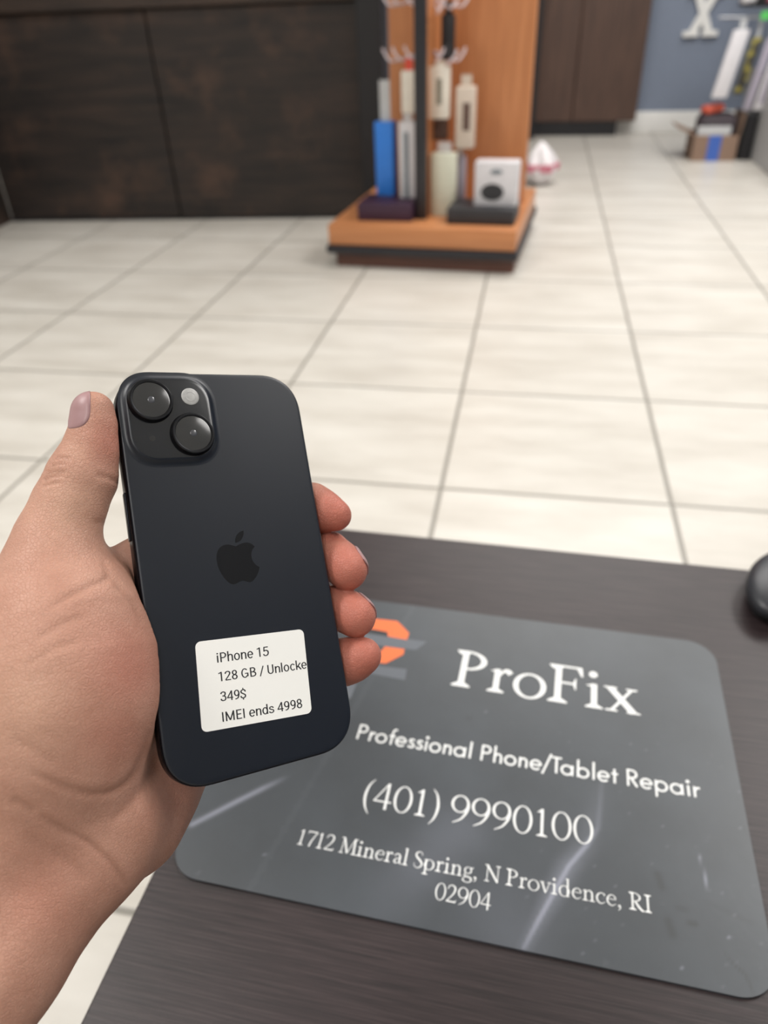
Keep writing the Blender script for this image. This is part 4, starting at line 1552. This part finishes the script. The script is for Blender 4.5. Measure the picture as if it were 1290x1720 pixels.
def skin_material():
    m = bpy.data.materials.new('skin')
    m.use_nodes = True
    k = NT(m)
    at = k.n('ShaderNodeAttribute', attribute_name='tone')
    sp = k.n('ShaderNodeSeparateColor')
    k.l(at.outputs['Color'], sp.inputs[0])
    v = k.obj((1, 1, 1))
    n1 = k.noise(v, 55.0, 4.0, 0.6)
    c = k.ramp(n1, [(0.3, lin((190, 142, 122))), (0.7, lin((208, 161, 141)))])
    fine = k.noise(v, 650.0, 3.0, 0.7)
    c = k.mix(k.math('MULTIPLY', fine, .35), c, lin((158, 108, 88)))
    c = k.mix(sp.outputs[0], c, lin((188, 104, 88)))
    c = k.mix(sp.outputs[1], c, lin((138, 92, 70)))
    c = k.mix(sp.outputs[2], c, lin((216, 174, 150)))
    k.l(c, k.b.inputs['Base Color'])
    k.b.inputs['Roughness'].default_value = 0.5
    k.b.inputs['Specular IOR Level'].default_value = 0.4
    k.b.inputs['Subsurface Weight'].default_value = 0.12
    k.b.inputs['Subsurface Radius'].default_value = (1.0, 0.35, 0.2)
    k.b.inputs['Subsurface Scale'].default_value = 0.004
    vo = k.n('ShaderNodeTexVoronoi', feature='DISTANCE_TO_EDGE')
    vo.inputs['Scale'].default_value = 900.0
    mp = k.obj((1.0, 1.0, 1.0))
    k.l(mp, vo.inputs['Vector'])
    n2 = k.noise(k.obj((1, 1, 1)), 420.0, 3.0)
    hgt = k.math('ADD', k.math('MULTIPLY', k.math('MINIMUM', vo.outputs['Distance'], .12), 3.0), n2)
    k.bump(hgt, 0.65, 0.0004)
    return m


def person():
    fd = hand_field()
    V, Fq = surface_nets(fd.D, fd.lo, fd.h)
    # keep only the largest connected piece is implicit: the field is one body
    # smooth a little
    nv = len(V)
    e = np.concatenate([Fq[:, [0, 1]], Fq[:, [1, 2]], Fq[:, [2, 3]], Fq[:, [3, 0]]])
    cnt = np.bincount(e.ravel(), minlength=nv).astype(float)

    def lap(P):
        out = np.zeros_like(P)
        for a in range(P.shape[1]):
            out[:, a] = np.bincount(e[:, 0], P[e[:, 1], a], nv) + np.bincount(e[:, 1], P[e[:, 0], a], nv)
        return out / np.maximum(cnt, 1)[:, None]
    for _ in range(3):
        V = V + .6 * (lap(V) - V)
        V = V - .5 * (lap(V) - V)

    def normals(P):
        n = np.cross(P[Fq[:, 2]] - P[Fq[:, 0]], P[Fq[:, 3]] - P[Fq[:, 1]])
        N = np.zeros_like(P)
        for c in range(4):
            for a in range(3):
                N[:, a] += np.bincount(Fq[:, c], n[:, a], nv)
        return N / np.maximum(np.linalg.norm(N, axis=1, keepdims=True), 1e-9)
    N = normals(V)
    tips = [ph(*FINGERS[k][-1][0]) for k in FINGERS]
    ctr = V.mean(0)
    if np.mean(np.sum(N * (V - ctr), 1)) < 0:
        N = -N
        Fq = Fq[:, ::-1]
    px = np.stack([V[:, 0] / V[:, 2] * F + CX, V[:, 1] / V[:, 2] * F + CY], 1)
    facing = -np.sum(N * V, 1) / np.linalg.norm(V, axis=1)
    front = facing > .02
    disp = np.zeros(nv)
    shade = np.zeros(nv)
    for pts, dep, hw in CREASES:
        q = np.array(catmull(pts, 6))
        wpx = hw / 250 * F
        lo, hi = q.min(0) - 5 * wpx, q.max(0) + 5 * wpx
        sel = np.where(front & (px > lo).all(1) & (px < hi).all(1) & (V[:, 2] < 300))[0]
        if not len(sel):
            continue
        p = px[sel]
        best = np.full(len(sel), 1e9)
        tt = np.zeros(len(sel))
        n = len(q) - 1
        for i in range(n):
            d, t = seg_dist(p, q[i], q[i + 1])
            m = d < best
            best[m] = d[m]
            tt[m] = (i + t[m]) / n
        fade = np.clip(np.minimum(tt, 1 - tt) * 6, 0, 1) ** .7
        prof = np.exp(-(best / wpx) ** 2)
        swell = .18 * np.exp(-((best - 2.4 * wpx) / (1.3 * wpx)) ** 2)
        dv = dep * fade * (prof - swell)
        disp[sel] += dv
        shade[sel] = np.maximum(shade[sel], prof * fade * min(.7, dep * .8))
    # fine transverse wrinkles on the thumb knuckle and ridges on fingertips
    V = V - N * disp[:, None]
    tone = np.zeros((nv, 4), np.float32)
    tone[:, 3] = 1
    red = np.zeros(nv)
    for t in tips:
        red = np.maximum(red, .85 * np.exp(-(np.linalg.norm(V - t, axis=1) / 15.0) ** 4))
    for (qx, qy, rad, amp) in ((188, 740, 45, .45), (215, 1120, 70, .40), (190, 1230, 60, .25), (70, 1500, 80, .2), (300, 1330, 60, .2)):
        red = np.maximum(red, amp * np.exp(-(np.linalg.norm(px - [qx, qy], axis=1) / rad) ** 2) * front)
    tone[:, 0] = red
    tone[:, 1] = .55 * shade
    pale = np.zeros(nv)
    for (qx, qy, rad, amp) in ((120, 850, 55, .5), (40, 1180, 90, .45), (130, 760, 25, .3)):
        pale = np.maximum(pale, amp * np.exp(-(np.linalg.norm(px - [qx, qy], axis=1) / rad) ** 2) * front)
    tone[:, 2] = pale
    me = bpy.data.meshes.new('person')
    W = cam2world(V)
    base = W[np.argmin(np.linalg.norm(V - cpx(100, 1250, 246), axis=1))]
    me.from_pydata((W - base).tolist(), [], Fq.tolist())
    me.update()
    me.shade_smooth()
    o = link('person', me, skin_material())
    o.location = tuple(base)
    tag(o, 'left hand and bare forearm of a person holding the phone up from the lower left', 'person')
    at = me.color_attributes.new('tone', 'FLOAT_COLOR', 'POINT')
    at.data.foreach_set('color', tone.ravel())

    # nails: shields laid on the finger surface
    def sdf(P):
        q = (P - fd.lo) / fd.h
        i = np.clip(np.floor(q).astype(int), 0, fd.n - 2)
        f = q - i
        out = 0
        for dx in (0, 1):
            for dy in (0, 1):
                for dz in (0, 1):
                    wgt = (f[:, 0] if dx else 1 - f[:, 0]) * (f[:, 1] if dy else 1 - f[:, 1]) * (f[:, 2] if dz else 1 - f[:, 2])
                    out = out + wgt * fd.D[i[:, 0] + dx, i[:, 1] + dy, i[:, 2] + dz]
        return out

    def nail(name, c, axis, dorsal, length, width, radius, lift=0.0):
        axis = axis / np.linalg.norm(axis)
        dorsal = dorsal - axis * (dorsal @ axis)
        dorsal /= np.linalg.norm(dorsal)
        side = np.cross(axis, dorsal)
        nu, nw = 27, 27
        P, off, ok = [], [], []
        for j in range(nw):
            v = -1 + 2 * j / (nw - 1)
            for i in range(nu):
                u = -1 + 2 * i / (nu - 1)
                # squarish shield, rounder at the cuticle
                ex = 4.5 if v > 0 else 2.6
                rr = (abs(u) ** ex + abs(v) ** ex) ** (1 / ex)
                mx = max(abs(u), abs(v))
                s_ = mx / rr if rr > 1e-6 else 1
                uu, vv = u * s_, v * s_
                ang = uu * width / 2 / radius
                dirn = dorsal * math.cos(ang) + side * math.sin(ang)
                P.append((c + axis * vv * length / 2, dirn))
                edge = 1 - mx
                off.append(lift - .12 + .30 * min(1, edge / .14) if v < .8 else lift + .18)
        pos = np.array([p for p, _ in P])
        dr = np.array([d for _, d in P])
        t = np.full(len(pos), radius * 1.9)
        for _ in range(60):
            t = t - .7 * sdf(pos + dr * t[:, None])
        out = pos + dr * (t + np.array(off))[:, None]
        faces = [(j * nu + i, j * nu + i + 1, (j + 1) * nu + i + 1, (j + 1) * nu + i) for j in range(nw - 1) for i in range(nu - 1)]
        me = bpy.data.meshes.new(name)
        me.from_pydata((cam2world(out) - base).tolist(), [], faces)
        me.update()
        me.shade_smooth()
        n = link(name, me, M['nail'], o)
        md = n.modifiers.new('thickness', 'SOLIDIFY')
        md.thickness = .0004
        md.offset = 0
        return n
    M['nail'] = mat('fingernail', (166, 130, 132), 0.40, vary=0.04, scale=300)
    nail('thumb_nail', cpx(157, 691, 257), cpx(150, 660, 257) - cpx(152, 730, 257), np.array([-.47, 0, -.88]), 13.4, 10.8, 7.4, -.06)
    for kname in FINGERS:
        p5, p6 = ph(*FINGERS[kname][-2][0]), ph(*FINGERS[kname][-1][0])
        ax = p6 - p5
        dors = RP @ np.array([1.0, .5, 0.0] if kname in ('middle', 'ring') else [1.0, .35, -1.1])
        nail('fingernail', p6 - ax / np.linalg.norm(ax) * 1.5, ax, dors, 11.5, 10.5, 8.0, .2)


person()
